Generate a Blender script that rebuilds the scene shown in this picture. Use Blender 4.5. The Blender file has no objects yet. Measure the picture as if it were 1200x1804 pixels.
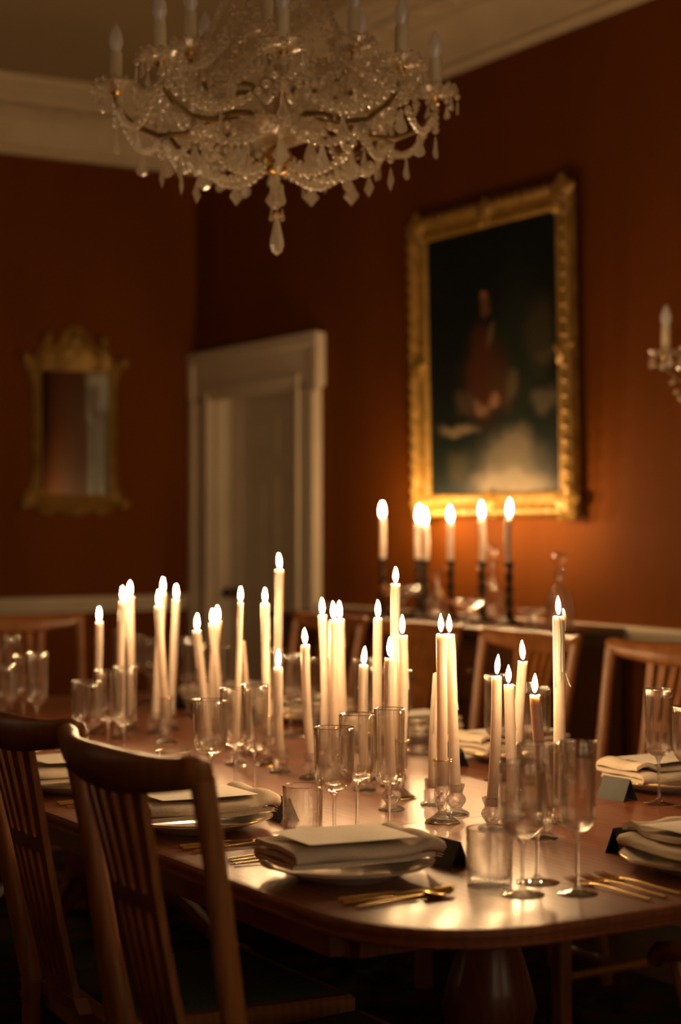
import bpy, math, random
from mathutils import Vector, Matrix
random.seed(11)
SC = bpy.context.scene
COL = SC.collection
PI = math.pi

# ------------------------------------------------------------------ camera, world, exposure
F_PX, HORIZON, YAW, CAM_Z = 3100.0, 930.0, math.radians(31.0), 1.35     # photo frame 1200 x 1804
SN, CS = math.sin(YAW), math.cos(YAW)
cam_data = bpy.data.cameras.new('camera')
cam_data.sensor_fit = 'VERTICAL'; cam_data.sensor_height = 36.0; cam_data.sensor_width = 24.0
cam_data.lens = 36.0 * F_PX / 1804.0
cam_data.clip_start = 0.05
cam_data.dof.use_dof = True
cam_data.dof.focus_distance = 3.5
cam_data.dof.aperture_fstop = 2.0
cam = bpy.data.objects.new('camera', cam_data); COL.objects.link(cam)
cam.location = (0, 0, CAM_Z)
cam.rotation_euler = (PI / 2 + math.atan((HORIZON - 902.0) / F_PX), 0, -YAW)
SC.camera = cam

world = bpy.data.worlds.new('warm_fill_sky'); SC.world = world; world.use_nodes = True
world.node_tree.nodes['Background'].inputs[0].default_value = (0.90, 0.66, 0.40, 1)  # warm tone chosen as fill light entering through the added openings
world.node_tree.nodes['Background'].inputs[1].default_value = 2.2

SC.view_settings.view_transform = 'Standard'
SC.view_settings.look = 'None'
SC.view_settings.gamma = 1.0
SC.view_settings.use_curve_mapping = False
SC.view_settings.exposure = 0.0
SC.cycles.use_denoising = True
SC.cycles.max_bounces = 14
SC.cycles.diffuse_bounces = 4
SC.cycles.glossy_bounces = 6
SC.cycles.transmission_bounces = 12
SC.cycles.transparent_max_bounces = 12
SC.cycles.sample_clamp_indirect = 25.0
SC.cycles.use_light_tree = True

FLAME_POWER = 640.0

def at(px, py, z=0.75):
    """the point at height z that the photograph's pixel looks at"""
    d = (CAM_Z - z) * F_PX / (py - HORIZON); x = (px - 600.0) / F_PX * d
    return x * CS + d * SN, -x * SN + d * CS
def depth(x, y): return x * SN + y * CS

# ------------------------------------------------------------------ materials
def new_mat(name):
    m = bpy.data.materials.new(name); m.use_nodes = True
    nt = m.node_tree
    return m, nt, nt.nodes['Principled BSDF']
def ramp2(nt, fac, c0, c1, p0=0.3, p1=0.7):
    r = nt.nodes.new('ShaderNodeValToRGB')
    r.color_ramp.elements[0].position = p0; r.color_ramp.elements[0].color = (*c0, 1)
    r.color_ramp.elements[1].position = p1; r.color_ramp.elements[1].color = (*c1, 1)
    nt.links.new(fac, r.inputs[0]); return r.outputs[0]
def coords(nt, scale=(1, 1, 1), kind='Object'):
    tc = nt.nodes.new('ShaderNodeTexCoord'); mp = nt.nodes.new('ShaderNodeMapping')
    mp.inputs['Scale'].default_value = scale
    nt.links.new(tc.outputs[kind], mp.inputs[0]); return mp.outputs[0]
def noise(nt, vec, scale=5, detail=4, rough=0.55):
    n = nt.nodes.new('ShaderNodeTexNoise'); n.inputs['Scale'].default_value = scale
    n.inputs['Detail'].default_value = detail; n.inputs['Roughness'].default_value = rough
    nt.links.new(vec, n.inputs['Vector']); return n.outputs[0]
def bump(nt, b, h, strength=0.2, dist=0.002):
    n = nt.nodes.new('ShaderNodeBump'); n.inputs['Strength'].default_value = strength; n.inputs['Distance'].default_value = dist
    nt.links.new(h, n.inputs['Height']); nt.links.new(n.outputs[0], b.inputs['Normal'])
def soft(name, c0, c1, rough=0.6, scale=8, stretch=(1, 1, 1), metal=0.0, coat=0.0, coat_rough=0.1, bmp=0.0, bdist=0.002, kind='Object', spec=0.5, sss=0.0):
    m, nt, b = new_mat(name)
    v = coords(nt, stretch, kind); n = noise(nt, v, scale)
    nt.links.new(ramp2(nt, n, c0, c1), b.inputs['Base Color'])
    b.inputs['Roughness'].default_value = rough; b.inputs['Metallic'].default_value = metal
    b.inputs['Coat Weight'].default_value = coat; b.inputs['Coat Roughness'].default_value = coat_rough
    b.inputs['Specular IOR Level'].default_value = spec
    if sss:
        b.inputs['Subsurface Weight'].default_value = sss
        b.inputs['Subsurface Radius'].default_value = (1.0, 0.78, 0.58); b.inputs['Subsurface Scale'].default_value = 0.032
    if bmp: bump(nt, b, n, bmp, bdist)
    return m
def glass(name, tint=(1, 1, 1), rough=0.0, ior=1.45, clear=0.0, haze=0.0, gloss=0.0, milk=(0.95, 0.86, 0.68)):
    m = bpy.data.materials.new(name); m.use_nodes = True; nt = m.node_tree; nt.nodes.clear()
    out = nt.nodes.new('ShaderNodeOutputMaterial'); g = nt.nodes.new('ShaderNodeBsdfGlass')
    g.inputs['Color'].default_value = (*tint, 1); g.inputs['Roughness'].default_value = rough; g.inputs['IOR'].default_value = ior
    v = coords(nt); n = noise(nt, v, 60, 1)
    bm = nt.nodes.new('ShaderNodeBump'); bm.inputs['Strength'].default_value = 0.02; nt.links.new(n, bm.inputs['Height']); nt.links.new(bm.outputs[0], g.inputs['Normal'])
    cur = g.outputs[0]
    if clear:
        t = nt.nodes.new('ShaderNodeBsdfTransparent'); mx = nt.nodes.new('ShaderNodeMixShader'); mx.inputs[0].default_value = clear
        nt.links.new(cur, mx.inputs[1]); nt.links.new(t.outputs[0], mx.inputs[2]); cur = mx.outputs[0]
    if haze:
        t = nt.nodes.new('ShaderNodeBsdfTranslucent'); t.inputs[0].default_value = (*milk, 1)
        d = nt.nodes.new('ShaderNodeBsdfDiffuse'); d.inputs[0].default_value = (*milk, 1)
        a = nt.nodes.new('ShaderNodeMixShader'); a.inputs[0].default_value = 0.5
        nt.links.new(t.outputs[0], a.inputs[1]); nt.links.new(d.outputs[0], a.inputs[2])
        mx = nt.nodes.new('ShaderNodeMixShader'); mx.inputs[0].default_value = haze
        nt.links.new(cur, mx.inputs[1]); nt.links.new(a.outputs[0], mx.inputs[2]); cur = mx.outputs[0]
    if gloss:                                                    # cut faces catch the flames as small soft glints
        t = nt.nodes.new('ShaderNodeBsdfGlossy'); t.inputs['Roughness'].default_value = 0.16
        mx = nt.nodes.new('ShaderNodeMixShader'); mx.inputs[0].default_value = gloss
        nt.links.new(cur, mx.inputs[1]); nt.links.new(t.outputs[0], mx.inputs[2]); cur = mx.outputs[0]
    nt.links.new(cur, out.inputs[0]); return m

def thin_glass(name):
    """thin blown glass: clear face-on, mirror-like and slightly smoky towards grazing"""
    m = bpy.data.materials.new(name); m.use_nodes = True; nt = m.node_tree; nt.nodes.clear()
    out = nt.nodes.new('ShaderNodeOutputMaterial'); lw = nt.nodes.new('ShaderNodeLayerWeight'); lw.inputs[0].default_value = 0.5
    p = nt.nodes.new('ShaderNodeMath'); p.operation = 'POWER'; p.inputs[1].default_value = 1.9; nt.links.new(lw.outputs['Facing'], p.inputs[0])
    a = nt.nodes.new('ShaderNodeMath'); a.operation = 'MULTIPLY_ADD'; a.inputs[1].default_value = 0.80; a.inputs[2].default_value = 0.05; nt.links.new(p.outputs[0], a.inputs[0])
    t = nt.nodes.new('ShaderNodeBsdfTransparent'); g = nt.nodes.new('ShaderNodeBsdfGlossy'); g.inputs['Roughness'].default_value = 0.055
    g.inputs[0].default_value = (1, 1, 1, 1)
    nt.links.new(ramp2(nt, lw.outputs['Facing'], (0.99, 0.985, 0.975), (0.84, 0.79, 0.72), 0.04, 0.8), t.inputs[0])
    n = noise(nt, coords(nt), 60, 1); bm = nt.nodes.new('ShaderNodeBump'); bm.inputs['Strength'].default_value = 0.02
    nt.links.new(n, bm.inputs['Height']); nt.links.new(bm.outputs[0], g.inputs['Normal'])
    mx = nt.nodes.new('ShaderNodeMixShader'); nt.links.new(a.outputs[0], mx.inputs[0]); nt.links.new(t.outputs[0], mx.inputs[1]); nt.links.new(g.outputs[0], mx.inputs[2])
    r_ = nt.nodes.new('ShaderNodeBsdfGlass'); r_.inputs['IOR'].default_value = 1.4; r_.inputs['Roughness'].default_value = 0.0
    m2 = nt.nodes.new('ShaderNodeMixShader'); m2.inputs[0].default_value = 0.10
    nt.links.new(mx.outputs[0], m2.inputs[1]); nt.links.new(r_.outputs[0], m2.inputs[2])
    nt.links.new(m2.outputs[0], out.inputs[0]); return m

M = {}
M['rim_glass'] = soft('polished_glass_rim', (0.85, 0.82, 0.76), (0.9, 0.87, 0.8), 0.12, 20, metal=0.9)
M['thin_glass'] = thin_glass('thin_fluted_glass')
M['wall'] = soft('terracotta_wall', (0.135, 0.036, 0.0015), (0.165, 0.045, 0.0021), 0.8, 3, (1, 1, 0.35), bmp=0.1, spec=0.12)
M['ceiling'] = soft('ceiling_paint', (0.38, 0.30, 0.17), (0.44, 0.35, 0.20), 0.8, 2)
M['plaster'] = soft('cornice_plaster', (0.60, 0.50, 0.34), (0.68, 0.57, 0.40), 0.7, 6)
M['white_paint'] = soft('white_gloss_paint', (0.64, 0.55, 0.41), (0.72, 0.62, 0.47), 0.35, 5)
M['floorboard'] = soft('dark_floorboards', (0.035, 0.018, 0.008), (0.07, 0.035, 0.014), 0.4, 6, (1, 12, 1))
M['brass'] = soft('aged_brass', (0.62, 0.40, 0.12), (0.80, 0.55, 0.20), 0.28, 30, metal=1.0)
M['old_brass'] = soft('dull_old_brass', (0.20, 0.13, 0.05), (0.32, 0.22, 0.09), 0.4, 30, metal=0.8)
M['gold'] = soft('brushed_gold', (0.72, 0.47, 0.14), (0.88, 0.60, 0.22), 0.22, 40, (1, 1, 1), metal=1.0)
M['gilt'] = soft('gilded_wood', (0.21, 0.115, 0.019), (0.40, 0.235, 0.050), 0.45, 22, metal=0.3, bmp=0.5, bdist=0.01)
M['black_iron'] = soft('dark_bronze', (0.025, 0.017, 0.010), (0.05, 0.035, 0.02), 0.4, 20, metal=0.7)
M['porcelain'] = soft('cream_porcelain', (0.78, 0.74, 0.66), (0.82, 0.78, 0.70), 0.18, 5, coat=0.5, coat_rough=0.05)
M['linen'] = soft('beige_linen', (0.58, 0.48, 0.37), (0.70, 0.59, 0.47), 0.9, 260, bmp=0.35, bdist=0.0015, spec=0.1)
M['wick'] = soft('charred_wick', (0.01, 0.008, 0.006), (0.03, 0.02, 0.015), 0.9, 40)
M['wax'] = soft('ivory_wax', (0.46, 0.385, 0.325), (0.52, 0.44, 0.375), 0.42, 25, sss=0.9)
M['sleeve'] = soft('cream_candle_sleeve', (0.82, 0.71, 0.48), (0.88, 0.78, 0.56), 0.45, 20)
M['bulb'] = glass('frosted_white_bulb', (0.95, 0.93, 0.9), 0.3, 1.45, clear=0.05, haze=0.9, gloss=0.08, milk=(0.97, 0.96, 0.98))
M['seat_cloth'] = soft('dark_green_seat_cloth', (0.020, 0.028, 0.016), (0.035, 0.045, 0.025), 0.9, 120, bmp=0.2)
M['glass'] = glass('clear_fluted_glass', (0.985, 0.98, 0.97), 0.0, 1.45, clear=0.5, gloss=0.08)
M['holder_glass'] = glass('clear_pressed_glass', (0.985, 0.98, 0.97), 0.02, 1.47, clear=0.45, gloss=0.05)
M['crystal'] = glass('chandelier_crystal', (0.99, 0.97, 0.94), 0.025, 1.62, clear=0.78, haze=0.38, gloss=0.20)
M['dish_glass'] = glass('clear_pressed_dish_glass', (0.99, 0.97, 0.94), 0.03, 1.5, clear=0.65, haze=0.18, gloss=0.10)

def wood(name, c0, c1, rough, coat, coat_rough, stretch, scale=5):
    m, nt, b = new_mat(name)
    v = coords(nt, stretch); n = noise(nt, v, scale, 6, 0.6)
    w = nt.nodes.new('ShaderNodeTexWave'); w.inputs['Scale'].default_value = scale * 0.35; w.inputs['Distortion'].default_value = 5; w.inputs['Detail'].default_value = 3
    nt.links.new(v, w.inputs['Vector'])
    mx = nt.nodes.new('ShaderNodeMix'); mx.inputs[0].default_value = 0.2
    nt.links.new(n, mx.inputs[2]); nt.links.new(w.outputs['Fac'] if 'Fac' in w.outputs else w.outputs[1], mx.inputs[3])
    nt.links.new(ramp2(nt, mx.outputs[0], c0, c1, 0.25, 0.75), b.inputs['Base Color'])
    b.inputs['Roughness'].default_value = rough; b.inputs['Coat Weight'].default_value = coat; b.inputs['Coat Roughness'].default_value = coat_rough
    return m
M['table'] = wood('polished_mahogany', (0.115, 0.023, 0.004), (0.235, 0.060, 0.010), 0.5, 0.55, 0.235, (9, 1.2, 1))
M['chair'] = wood('waxed_mahogany', (0.20, 0.070, 0.015), (0.36, 0.130, 0.030), 0.42, 0.4, 0.25, (10, 10, 1.3))
M['sideboard'] = wood('dark_sideboard_mahogany', (0.05, 0.018, 0.006), (0.11, 0.04, 0.013), 0.35, 0.7, 0.15, (10, 1, 10))

def flame_mat():
    m = bpy.data.materials.new('candle_flame'); m.use_nodes = True; nt = m.node_tree; nt.nodes.clear()
    out = nt.nodes.new('ShaderNodeOutputMaterial'); e = nt.nodes.new('ShaderNodeEmission')
    tc = nt.nodes.new('ShaderNodeTexCoord'); sp = nt.nodes.new('ShaderNodeSeparateXYZ'); nt.links.new(tc.outputs['Generated'], sp.inputs[0])
    r = nt.nodes.new('ShaderNodeValToRGB'); els = r.color_ramp.elements
    els[0].position = 0.06; els[0].color = (0.004, 0.005, 0.016, 1)
    els[1].position = 0.24; els[1].color = (1.0, 0.60, 0.27, 1)
    nt.links.new(sp.outputs[2], r.inputs[0]); nt.links.new(r.outputs[0], e.inputs[0])
    e.inputs[1].default_value = FLAME_POWER
    nt.links.new(e.outputs[0], out.inputs[0])
    m.cycles.emission_sampling = 'FRONT'
    return m
M['flame'] = flame_mat()

def printed_card(name, paper, ink, lines, bands):
    """paper with fine rows of flat print, in object coordinates (x across the lines, y along them)"""
    m, nt, b = new_mat(name)
    v = coords(nt, (1, 1, 1)); sp = nt.nodes.new('ShaderNodeSeparateXYZ'); nt.links.new(v, sp.inputs[0])
    w = nt.nodes.new('ShaderNodeTexWave'); w.wave_type = 'BANDS'; w.bands_direction = 'X'; w.inputs['Scale'].default_value = lines
    nt.links.new(v, w.inputs['Vector'])
    n = noise(nt, coords(nt, (1, 6, 1)), bands, 1)
    mu = nt.nodes.new('ShaderNodeMath'); mu.operation = 'MULTIPLY'
    a = nt.nodes.new('ShaderNodeMath'); a.operation = 'GREATER_THAN'; a.inputs[1].default_value = 0.86; nt.links.new(w.outputs[1], a.inputs[0])
    c = nt.nodes.new('ShaderNodeMath'); c.operation = 'GREATER_THAN'; c.inputs[1].default_value = 0.52; nt.links.new(n, c.inputs[0])
    nt.links.new(a.outputs[0], mu.inputs[0]); nt.links.new(c.outputs[0], mu.inputs[1])
    mx = nt.nodes.new('ShaderNodeMix'); mx.data_type = 'RGBA'; mx.inputs[6].default_value = (*paper, 1); mx.inputs[7].default_value = (*ink, 1)
    s = nt.nodes.new('ShaderNodeMath'); s.operation = 'MULTIPLY'; s.inputs[1].default_value = 0.35; nt.links.new(mu.outputs[0], s.inputs[0])
    nt.links.new(s.outputs[0], mx.inputs[0]); nt.links.new(mx.outputs[2], b.inputs['Base Color'])
    b.inputs['Roughness'].default_value = 0.7
    return m
M['menu'] = printed_card('menu_paper', (0.80, 0.74, 0.66), (0.45, 0.40, 0.34), 30, 40)
M['place_card'] = soft('black_card', (0.008, 0.011, 0.009), (0.014, 0.018, 0.015), 0.55, 30)
M['silver_print'] = soft('pale_gold_print', (0.75, 0.68, 0.55), (0.85, 0.78, 0.65), 0.4, 30)

# ------------------------------------------------------------------ mesh builder
class MB:
    def __init__(s): s.v = []; s.f = []
    def add(s, vs, fs):
        o = len(s.v); s.v += [tuple(p) for p in vs]; s.f += [tuple(i + o for i in f) for f in fs]
    def box(s, a, b):
        x0, y0, z0 = a; x1, y1, z1 = b
        s.add([(x0, y0, z0), (x1, y0, z0), (x1, y1, z0), (x0, y1, z0), (x0, y0, z1), (x1, y0, z1), (x1, y1, z1), (x0, y1, z1)],
              [(0, 3, 2, 1), (4, 5, 6, 7), (0, 1, 5, 4), (1, 2, 6, 5), (2, 3, 7, 6), (3, 0, 4, 7)]); return s
    def bbox(s, a, b, e=0.004):
        """box with chamfered vertical and top edges"""
        x0, y0, z0 = a; x1, y1, z1 = b
        def ring(d, z): return [(x0 + d + e, y0 + d, z), (x1 - d - e, y0 + d, z), (x1 - d, y0 + d + e, z), (x1 - d, y1 - d - e, z), (x1 - d - e, y1 - d, z), (x0 + d + e, y1 - d, z), (x0 + d, y1 - d - e, z), (x0 + d, y0 + d + e, z)]
        s.loft([ring(e, z0), ring(0, z0 + e), ring(0, z1 - e), ring(e, z1)]); return s
    def loft(s, rings, caps=True, close=True):
        n = len(rings[0]); vs = [p for r in rings for p in r]; fs = []
        for i in range(len(rings) - 1):
            for j in range(n if close else n - 1):
                k = (j + 1) % n
                fs.append((i * n + j, i * n + k, (i + 1) * n + k, (i + 1) * n + j))
        if caps:
            fs.append(tuple(range(n - 1, -1, -1))); fs.append(tuple((len(rings) - 1) * n + j for j in range(n)))
        s.add(vs, fs); return s
    def lathe(s, prof, n=24, c=(0, 0, 0), mod=None, closed=False):
        """prof: list of (radius, z); closed joins last to first (a solid wall)"""
        rings = []
        for i, (r, z) in enumerate(prof):
            ring = []
            for j in range(n):
                a = 2 * PI * j / n; rr = r if mod is None else mod(r, z, a, i)
                ring.append((c[0] + rr * math.cos(a), c[1] + rr * math.sin(a), c[2] + z))
            rings.append(ring)
        if closed: rings.append(rings[0]); s.loft(rings, caps=False)
        else: s.loft(rings)
        return s
    def tube(s, pts, r, n=8, caps=True, sq=1.0, up=None):
        pts = [Vector(p) for p in pts]; rings = []
        t = (pts[1] - pts[0]).normalized()
        u = Vector(up) if up else (Vector((0, 0, 1)) if abs(t.z) < 0.9 else Vector((1, 0, 0)))
        for i, p in enumerate(pts):
            t = (pts[min(i + 1, len(pts) - 1)] - pts[max(i - 1, 0)]).normalized()
            w = t.cross(u)
            w = w.normalized() if w.length > 1e-6 else t.orthogonal().normalized()
            u = w.cross(t).normalized()
            rr = r[i] if isinstance(r, (list, tuple)) else r
            rings.append([p + w * (rr * math.cos(2 * PI * k / n)) + u * (rr * sq * math.sin(2 * PI * k / n)) for k in range(n)])
        s.loft(rings, caps); return s
    def prism(s, pts, fn0, fn1):
        """2-D outline to a plate: fn0/fn1 map (a, b) to the two faces"""
        n = len(pts)
        s.add([fn0(*p) for p in pts] + [fn1(*p) for p in pts],
              [tuple(range(n - 1, -1, -1)), tuple(range(n, 2 * n))] + [(i, (i + 1) % n, n + (i + 1) % n, n + i) for i in range(n)]); return s
    def grid(s, fn, nu, nv):
        vs = [fn(i / nu, j / nv) for j in range(nv + 1) for i in range(nu + 1)]
        s.add(vs, [(j * (nu + 1) + i, j * (nu + 1) + i + 1, (j + 1) * (nu + 1) + i + 1, (j + 1) * (nu + 1) + i) for j in range(nv) for i in range(nu)]); return s
    def mesh(s, name, mat, smooth=True, angle=40):
        me = bpy.data.meshes.new(name); me.from_pydata(s.v, [], s.f)
        import bmesh
        bm = bmesh.new(); bm.from_mesh(me); bmesh.ops.recalc_face_normals(bm, faces=bm.faces)
        bm.to_mesh(me); bm.free()
        if mat: me.materials.append(M[mat] if isinstance(mat, str) else mat)
        if smooth:
            me.polygons.foreach_set('use_smooth', [True] * len(me.polygons))
            me.set_sharp_from_angle(angle=math.radians(angle))
        me.update(); return me
    def build(s, name, mat, parent=None, smooth=True, angle=40):
        o = bpy.data.objects.new(name, s.mesh(name, mat, smooth, angle)); COL.objects.link(o)
        if parent: o.parent = parent
        return o
def put(name, me, parent=None, loc=(0, 0, 0), rot=(0, 0, 0), sc=1.0):
    o = bpy.data.objects.new(name, me); COL.objects.link(o); o.parent = parent
    o.location = loc; o.rotation_euler = rot; o.scale = (sc, sc, sc) if not isinstance(sc, tuple) else sc
    return o
def empty(name, loc=(0, 0, 0), rz=0.0):
    o = bpy.data.objects.new(name, None); COL.objects.link(o); o.location = loc; o.rotation_euler = (0, 0, rz)
    o.empty_display_size = 0.05; return o
def tag(o, label, cat, group=None):
    o['label'] = label; o['category'] = cat
    if group: o['group'] = group
    return o
def struct(o, label=None, cat=None):
    o['kind'] = 'structure'
    if label: o['label'] = label
    if cat: o['category'] = cat
    return o
def copy_tree(o, parent=None):
    c = o.copy(); COL.objects.link(c); c.parent = parent
    for ch in [x for x in o.children]: copy_tree(ch, c)
    return c
def lerp(a, b, t): return a + (b - a) * t
def pw(tab, t):
    """piecewise linear table [(t, v...)]"""
    if t <= tab[0][0]: return tab[0][1]
    for (a, va), (b, vb) in zip(tab, tab[1:]):
        if t <= b: return lerp(va, vb, (t - a) / (b - a))
    return tab[-1][1]

# ------------------------------------------------------------------ room
X0, X1, Y0, Y1, ZC = -0.9, 4.10, -1.0, 8.30, 3.52
DY0, DY1, DZ = 7.17, 8.08, 2.04                                  # door opening in the right wall
struct(MB().box((X0 - .2, Y0 - .2, -0.1), (X1 + .3, Y1 + .2, 0)).build('floor', 'floorboard', smooth=False), 'dark polished wooden floor under the dining table', 'floor')
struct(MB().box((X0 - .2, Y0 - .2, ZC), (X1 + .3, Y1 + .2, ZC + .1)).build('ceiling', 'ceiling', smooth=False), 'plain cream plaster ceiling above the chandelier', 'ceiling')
w = MB(); w.box((X1, Y0 - .2, 0), (X1 + .16, DY0, ZC)); w.box((X1, DY1, 0), (X1 + .16, Y1 + .2, ZC)); w.box((X1, DY0, DZ), (X1 + .16, DY1, ZC))
struct(w.build('wall_right', 'wall', smooth=False), 'terracotta red wall with the portrait, door and wall light', 'wall')
struct(MB().box((X0 - .2, Y1, 0), (X1, Y1 + .2, ZC)).build('wall_back', 'wall', smooth=False), 'terracotta red end wall with the gilt mirror', 'wall')
w = MB(); LW = [(5.2, 5.8)]; ys = [Y0 - .2] + [v for p in LW for v in p] + [Y1 + .2]
for a, b in zip(ys[0::2], ys[1::2]): w.box((X0 - .2, a, 0), (X0, b, ZC))
for a, b in LW: w.box((X0 - .2, a, 0), (X0, b, .6)); w.box((X0 - .2, a, 2.9), (X0, b, ZC))
struct(w.build('wall_left', 'wall', smooth=False), 'terracotta red wall with an added light opening behind the chairs', 'wall')
FWN = [(.3, 1.6), (2.2, 3.5)]; w = MB(); xs = [X0] + [v for p in FWN for v in p] + [X1]
for a, b in zip(xs[0::2], xs[1::2]): w.box((a, Y0 - .2, 0), (b, Y0, ZC))
for a, b in FWN: w.box((a, Y0 - .2, 0), (b, Y0, .8)); w.box((a, Y0 - .2, 2.9), (b, Y0, ZC))
struct(w.build('wall_front', 'wall', smooth=False), 'terracotta red end wall facing the mirror', 'wall')
for i, (a, b) in enumerate(LW):  # unseen side opening, added only to let in warm fill
    f = MB()
    for y in (a, b - .05): f.box((X0 - .15, y, .6), (X0 - .09, y + .05, 2.9))
    for z in (.6, 1.72, 2.85): f.box((X0 - .15, a, z), (X0 - .09, b, z + .05))
    wo = struct(f.build('fill_window_%d' % (i + 1), 'white_paint', smooth=False), 'tall white sash opening, added for fill light, in the wall behind the chairs', 'fill_window')
    for k in (0, 1):
        MB().box((X0 - .125, a + .05, .65 + k * 1.12), (X0 - .12, b - .05, 1.72 + k * 1.13)).build('pane', 'thin_glass', wo, smooth=False)

for i, (a, b) in enumerate(FWN):  # openings added behind the camera to fill napkins and chair backs
    f = MB()
    for x in (a, b - .05): f.box((x, Y0 - .15, .8), (x + .05, Y0 - .09, 2.9))
    for z in (.8, 1.82, 2.85): f.box((a, Y0 - .15, z), (b, Y0 - .09, z + .05))
    wo = struct(f.build('fill_window_%d' % (i + 2), 'white_paint', smooth=False), 'tall white sash opening, added for fill light, in the end wall facing the mirror', 'fill_window'); wo['group'] = 'end wall fill openings'
    for k in (0, 1): MB().box((a + .05, Y0 - .125, .85 + k * 1.02), (b - .05, Y0 - .12, 1.82 + k * 1.03)).build('pane', 'thin_glass', wo, smooth=False)

# cornice: profile (projection, z) run along right and back walls, with a row of raised leaves
CP = [(0, 3.20), (.035, 3.20), (.045, 3.225), (.035, 3.245), (.045, 3.255), (.055, 3.31), (.085, 3.36), (.12, 3.385), (.135, 3.385), (.14, 3.40), (.24, 3.41), (.25, 3.44), (.275, 3.445), (.29, 3.47), (.31, 3.48), (.33, 3.519), (0, 3.519)]
def run_right(prof, y0, y1):
    m = MB(); m.loft([[(X1 - p, y0, z) for p, z in prof], [(X1 - p, y1, z) for p, z in prof]]); return m
def run_back(prof, x0, x1):
    m = MB(); m.loft([[(x0, Y1 - p, z) for p, z in prof], [(x1, Y1 - p, z) for p, z in prof]]); return m
def mitre(prof):
    m = MB(); m.loft([[(X1 - p, Y0, z) for p, z in prof], [(X1 - p, Y1 - p, z) for p, z in prof], [(X0, Y1 - p, z) for p, z in prof]]); return m
tr = struct(mitre(CP).build('trim_1', 'plaster', angle=25), 'cream plaster cornice with moulded bands below the ceiling', 'cornice')
leaf = MB(); leaf.lathe([(0.0005, .014), (.018, .012), (.03, .004), (.032, 0)], 10, mod=lambda r, z, a, i: r * (1 + .25 * math.cos(4 * a)))
lm = leaf.mesh('cornice_leaf', 'plaster')
for k in range(26):
    put('leaf_boss', lm, tr, (X1 - .195, 2.6 + k * .215, 3.406), (PI, 0, 0), 1.6)
for k in range(7):
    put('leaf_boss', lm, tr, (3.6 - k * .215, Y1 - .195, 3.406), (PI, 0, 0), 1.6)
RAIL = [(0, .925), (.012, .925), (.016, .945), (.030, .955), (.034, .975), (.044, .98), (.046, .997), (.040, 1.003), (0, 1.003)]
struct(run_right(RAIL, Y0, 6.965).build('trim_2', 'white_paint', angle=25), 'white moulded dado rail along the portrait wall', 'dado rail')
struct(run_back(RAIL, X0, X1 - .06).build('trim_3', 'white_paint', angle=25), 'white moulded dado rail below the gilt mirror', 'dado rail')
BB = [(0, 0), (.025, 0), (.025, .14), (.015, .17), (0, .18)]
struct(run_right(BB, Y0, 6.965).build('baseboard_right', 'white_paint', angle=25), 'white skirting board along the portrait wall', 'skirting board')
struct(run_back(BB, X0, X1 - .03).build('baseboard_back', 'white_paint', angle=25), 'white skirting board under the gilt mirror', 'skirting board')

# door with eared architrave
door = empty('door_1', (X1 + .10, (DY0 + DY1) / 2, 0)); struct(door, 'white six-panel door in an eared white architrave', 'door')
def dpart(m, name, mat='white_paint', parent=None, angle=30):
    o = m.build(name, mat, parent or door, angle=angle); o.location = (-(X1 + .10), -(DY0 + DY1) / 2, 0) if parent is None else (0, 0, 0); return o
m = MB()                                                         # architrave: jambs, head, ears
for a, b in ((6.985, DY0), (DY1, 8.285)):
    m.bbox((X1 - .035, a, 0), (X1, b, 2.02)); m.bbox((X1 - .05, a if a < 7.5 else b - .05, 0), (X1 - .034, a + .05 if a < 7.5 else b, 2.02))
    m.bbox((X1 - .045, DY0 - .03 if a < 7.5 else DY1, 0), (X1 - .034, DY0 if a < 7.5 else DY1 + .03, 2.04), .003)
m.bbox((X1 - .035, 6.955, 2.0), (X1, 8.295, 2.25)); m.bbox((X1 - .055, 6.95, 2.195), (X1 - .034, 8.295, 2.255))
m.bbox((X1 - .05, 6.955, 1.98), (X1 - .034, 7.005, 2.20)); m.bbox((X1 - .05, 8.245, 1.98), (X1 - .034, 8.295, 2.20))
m.bbox((X1 - .045, DY0 - .03, 2.04), (X1 - .034, DY1 + .03, 2.07), .003)
dpart(m, 'architrave')
m = MB(); m.box((X1 + .001, DY0 + .001, 0), (X1 + .15, DY0 + .02, DZ)); m.box((X1 + .001, DY1 - .02, 0), (X1 + .15, DY1 - .001, DZ)); m.box((X1 + .001, DY0 + .02, DZ - .02), (X1 + .15, DY1 - .02, DZ - .001))
dpart(m, 'jamb')
XD = X1 + .085; ya, yb = DY0 + .022, DY1 - .022
dpart(MB().box((XD + .014, ya, .01), (XD + .05, yb, DZ - .022)), 'door_leaf')
m = MB(); st = .105; mid = (ya + yb) / 2
for a, b in ((ya, ya + st), (mid - st / 2, mid + st / 2), (yb - st, yb)): m.bbox((XD, a, .01), (XD + .0139, b, DZ - .022), .003)
for a, b in ((.01, .2), (.82, .98), (1.60, 1.70), (1.91, DZ - .022)):
    for p, q in ((ya + st, mid - st / 2), (mid + st / 2, yb - st)): m.bbox((XD, p, a), (XD + .0139, q, b), .003)
dpart(m, 'rail_and_stile')
for p, q in ((ya + st, mid - st / 2), (mid + st / 2, yb - st)):
    for a, b in ((.2, .82), (.98, 1.60), (1.70, 1.91)):
        dpart(MB().bbox((XD + .004, p + .04, a + .04), (XD + .0139, q - .04, b - .04), .006), 'panel')
hb = MB(); hb.lathe([(.001, 0), (.028, .002), (.028, .006), (.010, .012), (.009, .035), (.024, .045), (.028, .060), (.018, .072), (.001, .075)], 16)
ho = dpart(hb, 'door_knob', 'black_iron'); ho.location = (XD - (X1 + .10), yb - .06 - (DY0 + DY1) / 2, 1.02); ho.rotation_euler = (0, -PI / 2, 0)

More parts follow.
